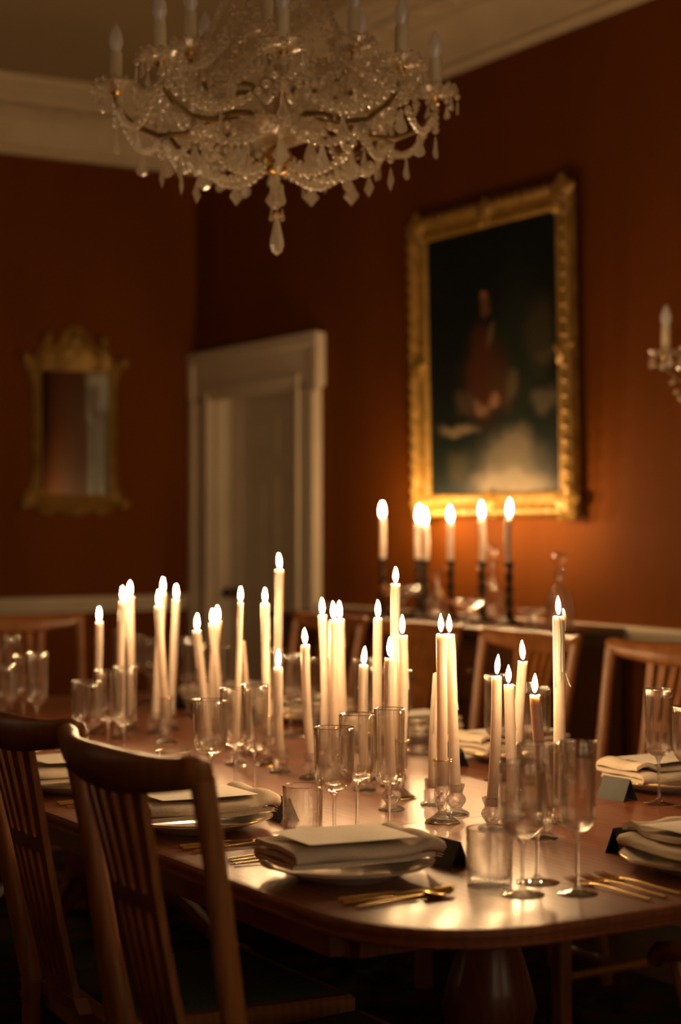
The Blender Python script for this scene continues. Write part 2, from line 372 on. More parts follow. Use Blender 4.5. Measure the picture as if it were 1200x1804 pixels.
# ------------------------------------------------------------------ rug
def rug_mat():
    m, nt, b = new_mat('patterned_rug')
    v = coords(nt, (7, 7, 7)); vo = nt.nodes.new('ShaderNodeTexVoronoi'); vo.inputs['Scale'].default_value = 1.2; nt.links.new(v, vo.inputs['Vector'])
    n = noise(nt, v, 2, 3)
    c1 = ramp2(nt, vo.outputs['Distance'], (0.055, 0.012, 0.007), (0.014, 0.022, 0.015), .2, .55)
    mx = nt.nodes.new('ShaderNodeMix'); mx.data_type = 'RGBA'; mx.inputs[7].default_value = (0.05, 0.036, 0.02, 1)
    f = nt.nodes.new('ShaderNodeMath'); f.operation = 'GREATER_THAN'; f.inputs[1].default_value = .62; nt.links.new(n, f.inputs[0])
    nt.links.new(f.outputs[0], mx.inputs[0]); nt.links.new(c1, mx.inputs[6]); nt.links.new(mx.outputs[2], b.inputs['Base Color'])
    b.inputs['Roughness'].default_value = .95; b.inputs['Specular IOR Level'].default_value = .1
    return m
M['rug'] = rug_mat()
rug = MB().bbox((-.2, .6, 0.0), (3.5, 7.2, .012), .004).build('rug', 'rug', smooth=False)
tag(rug, 'dark patterned rug under the dining table', 'rug')

# ------------------------------------------------------------------ dining table
TX0, TX1, TY0, TY1, TZ = 1.385, 2.915, 2.125, 5.92, 0.75
SEAMS = [2.99, 3.49, 3.99, 4.49, 5.05]
table = empty('dining_table', ((TX0 + TX1) / 2, (TY0 + TY1) / 2, 0)); tag(table, 'long polished mahogany dining table set with many lit candles', 'table')
def tpart(m, name, mat, parent=None, **k):
    o = m.build(name, mat, parent or table, **k)
    o.location = (-table.location.x, -table.location.y, 0) if parent is None else (0, 0, 0); return o
EDGE = [(.012, .750), (.004, .7485), (.0005, .744), (0, .739), (.0015, .734), (.006, .7315), (.006, .729), (.002, .726), (.002, .721), (.010, .717)]
def outline(d, z, lo, hi):
    """rounded table outline inset by d, kept between lo and hi along y"""
    R = .30; cs = []
    for cx, cy, a0 in ((TX1 - R, TY0 + R, -90), (TX1 - R, TY1 - R, 0), (TX0 + R, TY1 - R, 90), (TX0 + R, TY0 + R, 180)):
        for k in range(13):
            a = math.radians(a0 + k * 7.5); r = R - d
            # a softer corner than a true quarter circle
            cs.append((cx + r * math.copysign(abs(math.cos(a)) ** .86, math.cos(a)), cy + r * math.copysign(abs(math.sin(a)) ** .86, math.sin(a))))
    out = [(x, min(max(y, lo), hi), z) for x, y in cs]
    return out
bounds = [TY0 - 1] + SEAMS + [TY1 + 1]
for i in range(len(bounds) - 1):
    lo = bounds[i] + (.0007 if i else 0); hi = bounds[i + 1] - (.0007 if i < len(bounds) - 2 else 0)
    if 0 < i < len(bounds) - 2:
        pr = [(TX0 + d, z) for d, z in EDGE]
        ring = [(x, z) for x, z in pr] + [(TX1 - d, z) for d, z in reversed(EDGE)]
        m = MB(); m.loft([[(x, lo, z) for x, z in ring], [(x, hi, z) for x, z in ring]])
    else:
        m = MB(); m.loft([outline(d, z, lo, hi) for d, z in EDGE])
        m.f = [f for f in m.f]
    tpart(m, 'table_leaf', 'table', angle=28)
m = MB()
for a, b in (((TX0 + .10, TY0 + .38, .64), (TX0 + .13, TY1 - .38, .7165)), ((TX1 - .13, TY0 + .38, .64), (TX1 - .10, TY1 - .38, .7165)), ((TX0 + .14, TY0 + .35, .64), (TX1 - .14, TY0 + .38, .7165)), ((TX0 + .14, TY1 - .38, .64), (TX1 - .14, TY1 - .35, .7165))): m.box(a, b)
tpart(m, 'apron', 'table', smooth=False)
for py in (2.98, 5.06):
    cx = (TX0 + TX1) / 2
    o = tpart(MB().lathe([(.13, .64), (.13, .60), (.07, .57), (.06, .5), (.085, .42), (.10, .36), (.08, .28), (.11, .25), (.11, .20), (.05, .17), (.001, .16)], 24, (cx, py, 0)), 'pedestal', 'table')
    for k in range(4):
        a = PI / 4 + k * PI / 2; d = Vector((math.cos(a), math.sin(a), 0)); P = []
        for t, zz in ((.06, .26), (.16, .27), (.28, .22), (.38, .13), (.46, .075)): P.append(Vector((cx, py, zz)) + d * t)
        tpart(MB().tube(P, [.035, .035, .03, .026, .022], 8), 'leg', 'table', o)
        e = Vector((cx, py, .06)) + d * .49
        tpart(MB().tube([P[-1] - d * .02, e + d * .01], [.025, .024], 10), 'toe_cap', 'brass', o)
        tpart(MB().tube([e + Vector((-d.y, d.x, 0)) * .012 - Vector((0, 0, .028)) , e - Vector((-d.y, d.x, 0)) * .012 - Vector((0, 0, .028))], .0195, 14), 'caster', 'brass', o)

# ------------------------------------------------------------------ chairs
RK = [(0.0, -.275), (.25, -.238), (.45, -.235), (.65, -.272), (.85, -.304), (1.02, -.335)]
HW = [(0.0, .195), (.45, .208), (.65, .222), (.85, .233), (1.02, .240)]
BOW = [(.40, .012), (.70, .030), (1.0, .050)]
def back_pt(y, z, off=0.0):
    h = pw(HW, z); return (pw(RK, z) - pw(BOW, z) * max(0, 1 - (y / h) ** 2) + off, y, z)
def make_chair(arms=False):
    root = empty('dining_chair')
    for s in (-1, 1):
        P = [(pw(RK, z), s * pw(HW, z), z) for z in (0, .12, .25, .38, .45, .55, .65, .75, .85, .92, .975)]
        MB().tube(P, [.017, .018, .019, .021, .022, .021, .020, .0195, .019, .0195, .021], 10, sq=.85, up=(0, 1, 0)).build('back_post', 'chair', root)
        fl = MB(); fl.bbox((.195, s * .215 - .02, 0.0), (.235, s * .215 + .02, .44), .004)
        fl.build('front_leg', 'chair', root, smooth=False)
    # crest rail, swept with a fuller middle and turned-up ends
    rings = []; N = 28
    for i in range(N + 1):
        u = -1 + 2 * i / N; y = u * .256; bow = .05 * (1 - u * u)
        zc = .981 - .012 * (1 - u * u) + .010 * abs(u) ** 6; hh = .024 + .012 * (1 - u * u) ** 2; th = .019 + .002 * (1 - abs(u))
        if abs(u) > .93: k = (1 - (abs(u) - .93) / .07 * .45); hh *= k; th *= k
        x = -.335 - bow + .006
        rings.append([(x + th * math.copysign(abs(math.cos(a)) ** .7, math.cos(a)) - .25 * (hh * math.sin(a)), y, zc + hh * math.copysign(abs(math.sin(a)) ** .7, math.sin(a))) for a in [2 * PI * k / 14 for k in range(14)]])
    MB().loft(rings).build('crest_rail', 'chair', root, angle=60)
    # splat: three arched bands and two tiers of five slats
    SW = [(.44, .070), (.60, .076), (.765, .084), (.96, .108)]
    nS = 4; sl = .215                                            # slots; slot share of a cell
    def cell_edges(z):
        w = pw(SW, z); rim = .012; inner = w - rim; step = 2 * inner / nS
        return [(-inner + k * step + step * (.5 - sl), -inner + k * step + step * (.5 + sl)) for k in range(nS)], w
    T = .0065
    def plate(m, poly): m.prism(poly, lambda y, z: back_pt(y, z, -T), lambda y, z: back_pt(y, z, T))
    def band(m, z0, z1, arch_lo, arch_hi):
        """horizontal strips of a band with arched slot ends; cut into columns so it follows the bow"""
        edges0, w0 = cell_edges(z0); edges1, w1 = cell_edges(z1)
        lo = [(-w0, z0)]; hi = [(-w1, z1)]
        for k in range(nS):
            for edges, z, arch, out, sg in ((edges0, z0, arch_lo, lo, 1), (edges1, z1, arch_hi, hi, -1)):
                a, b = edges[k]
                if not arch: out += [(lerp(a, b, q / 6), z) for q in range(7)]
                else:
                    r = (b - a) / 2
                    out += [((a + b) / 2 - r * math.cos(PI * q / 6), z + sg * r * math.sin(PI * q / 6)) for q in range(7)]
        lo.append((w0, z0)); hi.append((w1, z1))
        for i in range(len(lo) - 1):
            if abs(lo[i][0] - lo[i + 1][0]) < 1e-6: continue
            plate(m, [lo[i], lo[i + 1], hi[i + 1], hi[i]])
    m = MB(); band(m, .475, .515, False, True); splat = m.build('splat', 'chair', root, smooth=False)
    for z0, z1, lo, hi in ((.935, .985, True, False), (.745, .785, True, True)):
        m = MB(); band(m, z0, z1, lo, hi); m.build('splat_band', 'chair', splat, smooth=False)
    for z0, z1 in ((.515, .745), (.785, .935)):
        for k in range(nS + 1):
            sm = MB(); rings = []
            for q in range(7):
                z = lerp(z0, z1, q / 6); e, w = cell_edges(z)
                a = -w if k == 0 else e[k - 1][1]; b = w if k == nS else e[k][0]
                rings.append([back_pt(a, z, -T), back_pt(b, z, -T), back_pt(b, z, T), back_pt(a, z, T)])
            sm.loft(rings).build('slat', 'chair', splat, smooth=False)
    # seat frame, back shoe, cushion, stretchers
    def seat_ring(d, z): return [(-.238 + d, -.20 + d, z), (.235 - d, -.235 + d, z), (.235 - d, .235 - d, z), (-.215 + d, .20 - d, z)]
    MB().loft([seat_ring(0, .40), seat_ring(0, .452), seat_ring(.006, .458), seat_ring(.03, .458), seat_ring(.03, .40)], caps=False).build('seat_frame', 'chair', root, smooth=False)
    MB().prism([(-.09, .455), (.09, .455), (.078, .482), (-.078, .482)], lambda y, z: back_pt(y, z, -.012), lambda y, z: back_pt(y, z, .015)).build('back_shoe', 'chair', root, smooth=False)
    MB().loft([seat_ring(.032, .42), seat_ring(.032, .458), seat_ring(.045, .472), seat_ring(.09, .482)]).build('seat_cushion', 'seat_cloth', root, angle=60)
    for s in (-1, 1): MB().tube([(-.24, s * .2, .17), (.215, s * .215, .17)], .011, 8).build('side_stretcher', 'chair', root)
    MB().tube([(0, -.208, .17), (0, .208, .17)], .011, 8).build('cross_stretcher', 'chair', root)
    if arms:
        for s in (-1, 1):
            MB().tube([(-.262, s * .245, .70), (-.15, s * .268, .688), (0, s * .275, .672), (.12, s * .27, .664), (.17, s * .262, .652), (.19, s * .258, .632)], [.016, .017, .018, .02, .021, .016], 10, sq=.8).build('arm', 'chair', root)
            MB().tube([(.10, s * .225, .42), (.10, s * .25, .52), (.13, s * .265, .655)], [.014, .013, .016], 8).build('arm_support', 'chair', root)
    return root
proto = make_chair()
CH = [((1.455, 2.50, 0), 0, 'slat-backed mahogany chair at the table corner by the first place opposite the sideboard'),
      ((1.495, 3.06, 0), 0, 'slat-backed mahogany chair touching the corner chair, at the second place opposite the sideboard'),
      ((3.055, 3.83, 0), PI, 'slat-backed mahogany chair in front of the bare dado rail, beyond the sideboard end'),
      ((3.055, 4.475, 0), PI, 'slat-backed mahogany chair in front of the dark end of the sideboard'),
      ((3.055, 5.11, 0), PI, 'slat-backed mahogany chair in front of the sideboard candlesticks'),
      ((3.055, 5.72, 0), PI, 'slat-backed mahogany chair on the sideboard side, near the white door'),
      ((2.40, 6.02, 0), -PI / 2, 'slat-backed mahogany chair at the far table end under the mirror wall')]
for i, (loc, rz, lab) in enumerate(CH):
    o = proto if i == 0 else copy_tree(proto)
    o.location = loc; o.location.z = .0155; o.rotation_euler = (0, 0, rz); tag(o, lab, 'chair', 'slat-backed dining chairs')
carver = make_chair(True); carver.name = 'carver_chair'; carver.location = (2.17, 2.0, .0155); carver.rotation_euler = (0, 0, PI / 2)
tag(carver, 'mahogany carver chair with arms tucked under the head of the table', 'chair')

# ------------------------------------------------------------------ glassware
def fluted(n, depth):
    def mod(r, z, a, i): return r
    return mod
def stem_glass(name, H, R, bowl, foot, stem_r=.0033, ribs=22):
    """H height, R rim radius, bowl bowl height; a solid-walled glass with vertical flutes inside the bowl"""
    zb = H - bowl; wall = .0013
    outer = [(.0005, 0), (foot * .98, 0), (foot, .0012), (foot * .96, .0026), (foot * .55, .0050), (foot * .22, .0085), (stem_r * 1.5, .014), (stem_r, .03), (stem_r, zb - .022), (stem_r * 1.3, zb - .010), (.008, zb - .002)]
    for t in (.12, .3, .5, .7, .85, 1.0):
        a = t * PI / 2; outer.append((max(.008, R * .97 * math.sin(a) ** .8), zb + (1 - math.cos(a)) * R * .95))
    outer += [(R * .985, zb + bowl * .6), (R * .995, zb + bowl * .85), (R, H - .001), (R - wall * .5, H)]
    inner = [(R - wall, H - .001), (R * .995 - wall, zb + bowl * .85), (R * .985 - wall * 1.2, zb + bowl * .6)]
    for t in (1.0, .85, .7, .5, .3, .12):
        a = t * PI / 2; inner.append((max(.002, R * .97 * math.sin(a) ** .8 - wall * 1.6), zb + .004 + (1 - math.cos(a)) * R * .95))
    inner.append((.0005, zb + .004))
    n_out = len(outer); n = ribs * 4
    def mod(r, z, a, i):
        if i >= n_out and r > .004:                              # inside flutes fade towards the rim
            k = min(1, max(0, (H - .012 - z) / .02)); return r - .0011 * k * (1 - abs(math.cos(a * ribs / 2)))
        return r
    me = MB().lathe(outer + inner, n, mod=mod).mesh(name, 'glass', angle=50); me.materials.append(M['thin_glass']); me.materials.append(M['rim_glass'])
    for p in me.polygons:
        if p.center.z > zb + .014 or p.center.z < .0068: p.material_index = 1
        if p.center.z > H - .0011: p.material_index = 2
    return me
def tumbler_mesh(H=.098, R=.0395, ribs=26):
    outer = [(.0005, 0), (R * .93, 0), (R * .965, .002), (R * .975, .006), (R, H - .001), (R - .0008, H)]
    inner = [(R - .0018, H - .001), (R - .0019, H * .8), (R * .975 - .0022, H * .35), (R * .975 - .003, .022), (R * .85, .0145), (.0005, .0135)]
    n_out = len(outer)
    def mod(r, z, a, i):
        if i >= n_out and r > .01:
            k = min(1, max(0, (H - .008 - z) / .02)); return r - .0014 * k * (1 - abs(math.cos(a * ribs / 2)))
        if i in (2, 3): return r * (1 - .012 * (1 - abs(math.cos(a * ribs / 2))))
        return r
    me = MB().lathe(outer + inner, ribs * 4, mod=mod).mesh('tumbler', 'glass', angle=50); me.materials.append(M['thin_glass']); me.materials.append(M['rim_glass'])
    for p in me.polygons:
        if p.center.z > .02: p.material_index = 1
        if p.center.z > H - .0011: p.material_index = 2
    return me
G_WINE = stem_glass('wine_glass', .217, .0392, .124, .037)
G_WATER = stem_glass('water_goblet', .235, .0362, .132, .038)
G_FLUTE = stem_glass('champagne_flute', .250, .0305, .148, .034, ribs=18)
G_TUMB = tumbler_mesh()
GL = {'wine_glass': (G_WINE, 'short-bowled fluted wine glass'), 'goblet': (G_WATER, 'tall fluted red wine goblet'), 'champagne_flute': (G_FLUTE, 'slender fluted champagne glass'), 'tumbler': (G_TUMB, 'heavy-bottomed fluted water tumbler')}
def put_glass(kind, x, y, where):
    me, lab = GL[kind]
    o = put(kind, me, None, (x, y, TZ), (0, 0, random.random() * 6))
    tag(o, '%s, %s' % (lab, where), 'glass', 'fluted glassware on the dining table'); return o

# ------------------------------------------------------------------ plates, napkins, cards, cutlery
def scal(a, k=12): return 1 + .018 * abs(math.sin(a * k / 2)) ** .7 - .018
PR = .152
def plate_meshes():
    prof = [(.0005, .004), (.085, .004), (.098, .006), (.108, .011), (.130, .0195), (PR, .026), (PR + .0005, .0275), (PR - .002, .029), (.128, .0225), (.106, .0145), (.094, .010), (.0005, .009)]
    prof = [(.0005, .001), (.07, .001), (.072, 0), (.078, 0), (.080, .003)] + prof[2:]
    def mod(r, z, a, i): return r * (lerp(1, scal(a), max(0, min(1, (r - .10) / .05))))
    pl = MB().lathe(prof, 96, mod=mod).mesh('plate', 'porcelain', angle=60)
    P = [((PR - .0005) * scal(2 * PI * k / 96) * math.cos(2 * PI * k / 96), (PR - .0005) * scal(2 * PI * k / 96) * math.sin(2 * PI * k / 96), .0285) for k in range(97)]
    rm = MB().tube(P, .0014, 6, caps=False).mesh('gold_rim', 'gold')
    return pl, rm
PL, RIM = plate_meshes()
def napkin_mesh(seed):
    """linen folded in flat layers: a serpentine section (b, z) swept along a; folds face -b and +b"""
    rnd = random.Random(seed)
    layers, th, W = 3, .0124, .078; HT = .0044                    # HT: half the thickness of one fold
    centre = []; z = HT + .0003
    for L in range(layers):
        d = 1 if L % 2 == 0 else -1; off = (.007, -.006, .003)[L]
        for q in range(9): centre.append((d * lerp(-W, W, q / 8) * (1 - .03 * L) + off, z + .0011 * math.sin(q * 1.1 + L * 2 + seed)))
        if L < layers - 1:
            for q in (1, 2, 3): centre.append((d * (W + .0065 * math.sin(PI * q / 4)) * (1 - .03 * L) + off, z + th * (q / 4)))
        z += th
    n = len(centre); rings = []; NA = 22
    for i in range(NA + 1):
        t = i / NA; a = lerp(-.135, .140, t); ring = []
        lift = .003 * math.sin(t * 5 + seed) + (.013 * math.sin(PI * min(1, max(0, (t - .80) / .20))))
        top = []; bot = []
        for j, (b, zz) in enumerate(centre):
            p0 = centre[max(j - 1, 0)]; p1 = centre[min(j + 1, n - 1)]
            tb, tz = p1[0] - p0[0], p1[1] - p0[1]; l = math.hypot(tb, tz) or 1
            nb, nz = -tz / l * HT, tb / l * HT
            k = zz / .035; w = .0042 * math.sin(11 * t + j * .8 + seed * 2) * (.4 + k)
            bb = b * (1 - .10 * abs(2 * t - 1) ** 3) + w + .004 * math.sin(t * 3 + seed) * k
            up = lift * k + .0015 * math.sin(t * 9 + b * 40 + seed) * k
            sh = .010 * k * (1 if t > .5 else -.4)
            top.append((a + sh, bb + nb, max(.0004, zz + nz + up))); bot.append((a + sh, bb - nb, max(.0002, zz - nz + up)))
        rings.append(top + bot[::-1])
    m = MB(); m.loft(rings)
    return m.mesh('napkin', 'linen', angle=70)
NAP = [napkin_mesh(s) for s in (1, 2, 3)]
def menu_mesh():
    m = MB()
    def top(u, v): x = lerp(-.105, .105, u); y = lerp(-.074, .074, v); return (x, y, .0006 + .0025 * math.sin(u * 3) * (v - .3))
    m.grid(top, 10, 6); m.grid(lambda u, v: tuple(Vector(top(u, v)) - Vector((0, 0, .0006))), 10, 6)
    return m.mesh('menu_card', 'menu', angle=60)
MENU = menu_mesh()
def tent_mesh():
    m = MB(); W, H, D = .042, .048, .022
    for s in (-1, 1):
        m.loft([[(s * D, -W, 0), (s * D, W, 0), (s * D - s * .001, W, 0), (s * D - s * .001, -W, 0)], [(s * .0006, -W, H), (s * .0006, W, H), (0, W, H - .0006), (0, -W, H - .0006)]])
    return m.mesh('place_card', 'place_card', smooth=False)
TENT = tent_mesh()
def crest_mesh():
    """small pale printed emblem with three lines of lettering below, flat on the card's slope"""
    m = MB(); H, D = .048, .022
    def P(b, h): t = h / H; return (-(D + (0.0006 - D) * t) - .0004, b, h)
    def quad(b0, h0, b1, h1): m.add([P(b0, h0), P(b1, h0), P(b1, h1), P(b0, h1)], [(0, 1, 2, 3)])
    for k in range(3): quad(-.006 + .0045 * k, .029, -.003 + .0045 * k, .034 + .003 * (k == 1))
    quad(-.007, .026, .007, .0275)
    for k, wd in enumerate((.010, .008)): quad(-wd, .0215 - .004 * k, wd, .0230 - .004 * k)
    return m.mesh('printed_emblem', 'silver_print', smooth=False)
CREST = crest_mesh()
def cut_mesh(kind):
    m = MB()
    if kind in ('dinner_knife', 'starter_knife'):
        L = .235 if kind == 'dinner_knife' else .205; h = L * .42
        m.tube([(0, 0, .0042), (h * .5, 0, .0044), (h, 0, .0042), (h + .01, 0, .0040)], [.0046, .0042, .0036, .0028], 8, sq=.8)
        pts = [(h + .008, -.003), (h + .02, -.009), (L * .8, -.0095), (L * .95, -.006), (L, .003), (L * .93, .006), (h + .02, .005), (h + .008, .003)]
        m.prism(pts, lambda a, b: (a, b, .0030), lambda a, b: (a, b, .0042))
    elif kind == 'spoon':
        m.tube([(0, 0, .0032), (.05, 0, .0052), (.10, 0, .0062), (.135, 0, .0075)], [.0042, .0030, .0024, .0026], 8, sq=.6)
        rings = []
        for i in range(11):
            t = i / 10; x = .131 + .062 * t; w = .0195 * (max(0.02, math.sin(PI * (t * .93 + .04))) ** .62); base = .0082 - .0068 * math.sin(PI * min(1, t * .95 + .03)) ** .8
            ring = []
            for k in range(9):
                b = -1 + k / 4; ring.append((x, b * w, base + .0055 * b * b + .0014))
            for k in range(8, -1, -1):
                b = -1 + k / 4; ring.append((x, b * w, base + .0055 * b * b))
            rings.append(ring)
        m.loft(rings)
    else:
        L = .198
        m.tube([(0, 0, .0032), (.05, 0, .0050), (.10, 0, .0075), (.128, 0, .0070), (.14, 0, .0045)], [.0042, .0032, .0026, .0030, .0060], 8, sq=.5)
        m.prism([(.136, -.004), (.148, -.0115), (.157, -.0118), (.157, .0118), (.148, .0115), (.136, .004)], lambda a, b: (a, b, .0028 + 40 * (a - .146) ** 2 * .3), lambda a, b: (a, b, .0044 + 40 * (a - .146) ** 2 * .3))
        for k in range(4):
            b = -.0098 + k * .00653
            m.tube([(.155, b, .0040), (.175, b, .0036), (.19, b, .0055), (L, b, .0085)], [.0016, .0014, .0012, .0007], 6)
    return m.mesh(kind, 'gold', angle=50)
CUT = {k: cut_mesh(k) for k in ('dinner_knife', 'starter_knife', 'spoon', 'fork')}

class Setting:
    def __init__(s, x, y, ang, where):
        s.x, s.y, s.a, s.w = x, y, ang, where
    def p(s, u, v):                                              # u forward over the table, v to the diner's right
        return s.x + u * math.cos(s.a) + v * math.sin(s.a), s.y + u * math.sin(s.a) - v * math.cos(s.a)
    def plate(s, k=0, menu=(-.005, .0), mrot=0.0):
        r = put('plate', PL, None, (s.x, s.y, TZ), (0, 0, s.a + .13)); tag(r, 'cream scalloped plate with gold rim, %s' % s.w, 'plate', 'gold-rimmed plates on the dining table')
        put('gold_rim', RIM, r)
        n = put('napkin', NAP[k % 3], None, (s.x, s.y, TZ + .0295), (0, 0, s.a + PI * 0 + .04 * (k % 3 - 1))); tag(n, 'folded beige linen napkin on the plate, %s' % s.w, 'napkin', 'folded napkins on the plates')
        x, y = s.p(*menu); mm = put('menu_card', MENU, None, (x, y, TZ + .0295 + (.0425 if k % 3 != 2 else .0445)), (0, .015, s.a + mrot)); tag(mm, 'cream printed menu card lying on the napkin, %s' % s.w, 'menu card', 'menu cards on the napkins')
    def card(s, u=.195, v=0.0, rot=0.0):
        x, y = s.p(u, v); c = put('place_card', TENT, None, (x, y, TZ), (0, 0, s.a + rot)); tag(c, 'black folded place card with pale printed emblem, %s' % s.w, 'place card', 'black place cards')
        put('printed_emblem', CREST, c)
    def glasses(s, spots=None, kinds=('tumbler', 'wine_glass', 'goblet', 'champagne_flute')):
        d = {'tumbler': (.155, .20), 'wine_glass': (.165, .285), 'goblet': (.25, .225), 'champagne_flute': (.255, .315)}
        for k in kinds:
            x, y = spots[k] if spots and k in spots else s.p(*d[k])
            put_glass(k, x, y, s.w)
    def cut(s, kind, u, v, rot=0.0, note=''):
        x, y = s.p(u, v); o = put(kind, CUT[kind], None, (x, y, TZ), (0, 0, s.a + rot))
        nm = {'dinner_knife': 'long gold table knife', 'starter_knife': 'short gold starter knife', 'spoon': 'gold dessert spoon with round bowl', 'fork': 'gold four-tined fork'}[kind]
        nm = note + nm if note else nm
        tag(o, '%s, %s' % (nm, s.w), 'fork' if kind == 'fork' else 'spoon' if kind == 'spoon' else 'knife', 'gold cutlery'); return o
    def cutlery(s, right=True, left=True):
        if right:
            s.cut('dinner_knife', -.125, .178, .01); s.cut('starter_knife', -.13, .203, -.02); s.cut('spoon', -.125, .236, .06)
        if left:
            for k in range(3): s.cut('fork', -.125 + .006 * k, -.178 - .024 * k, .02 * (k - 1), ('innermost ', 'middle ', 'outermost ')[k])
opp = 'place opposite the sideboard'; sbs = 'place on the sideboard side'
A = Setting(1.575, 2.60, 0, 'first ' + opp); B = Setting(1.565, 3.16, 0, 'second ' + opp); C = Setting(1.565, 3.77, 0, 'third ' + opp)
Dd = Setting(1.565, 4.40, 0, 'fourth ' + opp); E = Setting(1.565, 5.00, 0, 'fifth ' + opp)
R0 = Setting(2.735, 2.52, PI, 'first ' + sbs); R1 = Setting(2.735, 3.09, PI, 'second ' + sbs); R2 = Setting(2.735, 3.69, PI, 'third ' + sbs)
R3 = Setting(2.735, 4.19, PI, 'fourth ' + sbs); R4 = Setting(2.735, 4.76, PI, 'fifth ' + sbs); R5 = Setting(2.735, 5.28, PI, 'sixth ' + sbs)
H0 = Setting(2.14, 2.315, PI / 2, 'place at the table head with forks'); H1 = Setting(2.20, 5.72, -PI / 2, 'place at the far table end')
for k, s in enumerate((A, B, C, Dd, R1, R2, R3, R4, R5, H0)): s.plate(k, mrot=.05 * ((k * 7) % 3 - 1))
A.card(.20, 0.01, .05); B.card(.20, -.015, -.06); C.card(.20, .02); R1.card(.20, -.06, .08); R2.card(.20, -.02); R3.card(.2, 0); R4.card(.2, 0); R5.card(.2, 0); H0.card(.205, .0, .04)
A.glasses({'tumbler': (1.734, 2.402), 'wine_glass': (1.740, 2.318), 'goblet': (1.822, 2.385), 'champagne_flute': (1.822, 2.278)})
B.glasses({'tumbler': (1.708, 2.986), 'wine_glass': (1.735, 2.911), 'goblet': (1.812, 2.952), 'champagne_flute': (1.842, 2.882)})
C.glasses({'tumbler': (1.722, 3.60), 'wine_glass': (1.776, 3.520), 'goblet': (1.858, 3.556), 'champagne_flute': (1.862, 3.470)})
Dd.glasses(); E.glasses()
R0.glasses({'champagne_flute': (2.569, 2.93), 'wine_glass': (2.592, 2.855)}, ('champagne_flute', 'wine_glass'))
R1.glasses(); R2.glasses(); R3.glasses(); R4.glasses(); R5.glasses()
H1.glasses({'wine_glass': (1.98, 5.56), 'goblet': (1.93, 5.46), 'champagne_flute': (2.03, 5.46)}, ('wine_glass', 'goblet', 'champagne_flute'))
A.cutlery(); B.cutlery(); C.cutlery()
for k in range(3): H0.cut('fork', -.145 + .004 * k, -.255 + .036 * k, .06, ('outermost ', 'middle ', 'innermost ')[k])

# ------------------------------------------------------------------ candles and glass candlesticks
def holder_mesh(kind):
    if kind == 'ribbed':
        H = .128; out = [(.0005, 0), (.0355, 0), (.036, .002), (.030, .006), (.020, .013), (.011, .020), (.008, .024), (.0105, .028), (.0085, .032), (.012, .039), (.0145, .045), (.0125, .052), (.0095, .056), (.0130, .062), (.0160, .070), (.0160, .112), (.0172, .121), (.0205, H - .001), (.0200, H)]
        inn = [(.0185, H - .001), (.0152, .121), (.0140, .112), (.0138, .0745), (.0005, .0735)]
        def mod(r, z, a, i):
            if i < len(out) and .068 < z < .116: return r * (1 - .035 * (1 - abs(math.cos(a * 12))))
            if i < len(out) and .004 < z < .02 and r > .01: return r * (1 - .05 * (1 - abs(math.cos(a * 10))))
            return r
        return MB().lathe(out + inn, 96, mod=mod).mesh('candlestick', 'holder_glass', angle=50), .0738, H
    if kind == 'bobble':
        H = .064; out = [(.0005, 0), (.027, 0), (.029, .002), (.028, .005), (.020, .009), (.014, .012), (.012, .0145), (.016, .019), (.0205, .026), (.0215, .032), (.0195, .038), (.0145, .043), (.0140, .047), (.0165, .054), (.0190, H - .001), (.0180, H)]
        inn = [(.0160, H - .002), (.0143, .056), (.0138, .046), (.0005, .045)]
        def mod(r, z, a, i):
            if i < len(out) and .015 < z < .042: return r * (1 - .05 * (1 - abs(math.cos(a * 4))))
            if i < len(out) and z > .052: return r * (1 + .06 * math.cos(a * 6))
            return r
        return MB().lathe(out + inn, 64, mod=mod).mesh('candlestick', 'holder_glass', angle=50), .0453, H
    H = .058; out = [(.0005, 0), (.026, 0), (.0275, .003), (.025, .007), (.018, .010), (.0185, .013), (.0195, .016), (.0195, .030), (.0180, .033), (.0165, .036), (.0170, .040), (.0178, H - .001), (.0170, H)]
    inn = [(.0150, H - .001), (.0140, .050), (.0138, .038), (.0005, .037)]
    return MB().lathe(out + inn, 48).mesh('candlestick', 'holder_glass', angle=35), .0373, H
HOLD = {k: holder_mesh(k) for k in ('ribbed', 'bobble', 'tiered')}
RINGS = (MB().tube([(.0202 * math.cos(2 * PI * k / 32), .0202 * math.sin(2 * PI * k / 32), .1278) for k in range(33)], .0011, 6, caps=False).mesh('gold_lip', 'gold'),
         MB().tube([(.0357 * math.cos(2 * PI * k / 40), .0357 * math.sin(2 * PI * k / 40), .0022) for k in range(41)], .0012, 6, caps=False).mesh('gold_foot_ring', 'gold'))
def flame_mesh():
    prof = [(.0004, 0), (.0023, .002), (.0038, .006), (.0051, .012), (.0055, .016), (.0049, .022), (.0034, .029), (.0017, .034), (.0003, .038)]
    return MB().lathe(prof, 10).mesh('flame', 'flame')
FLAME = flame_mesh()
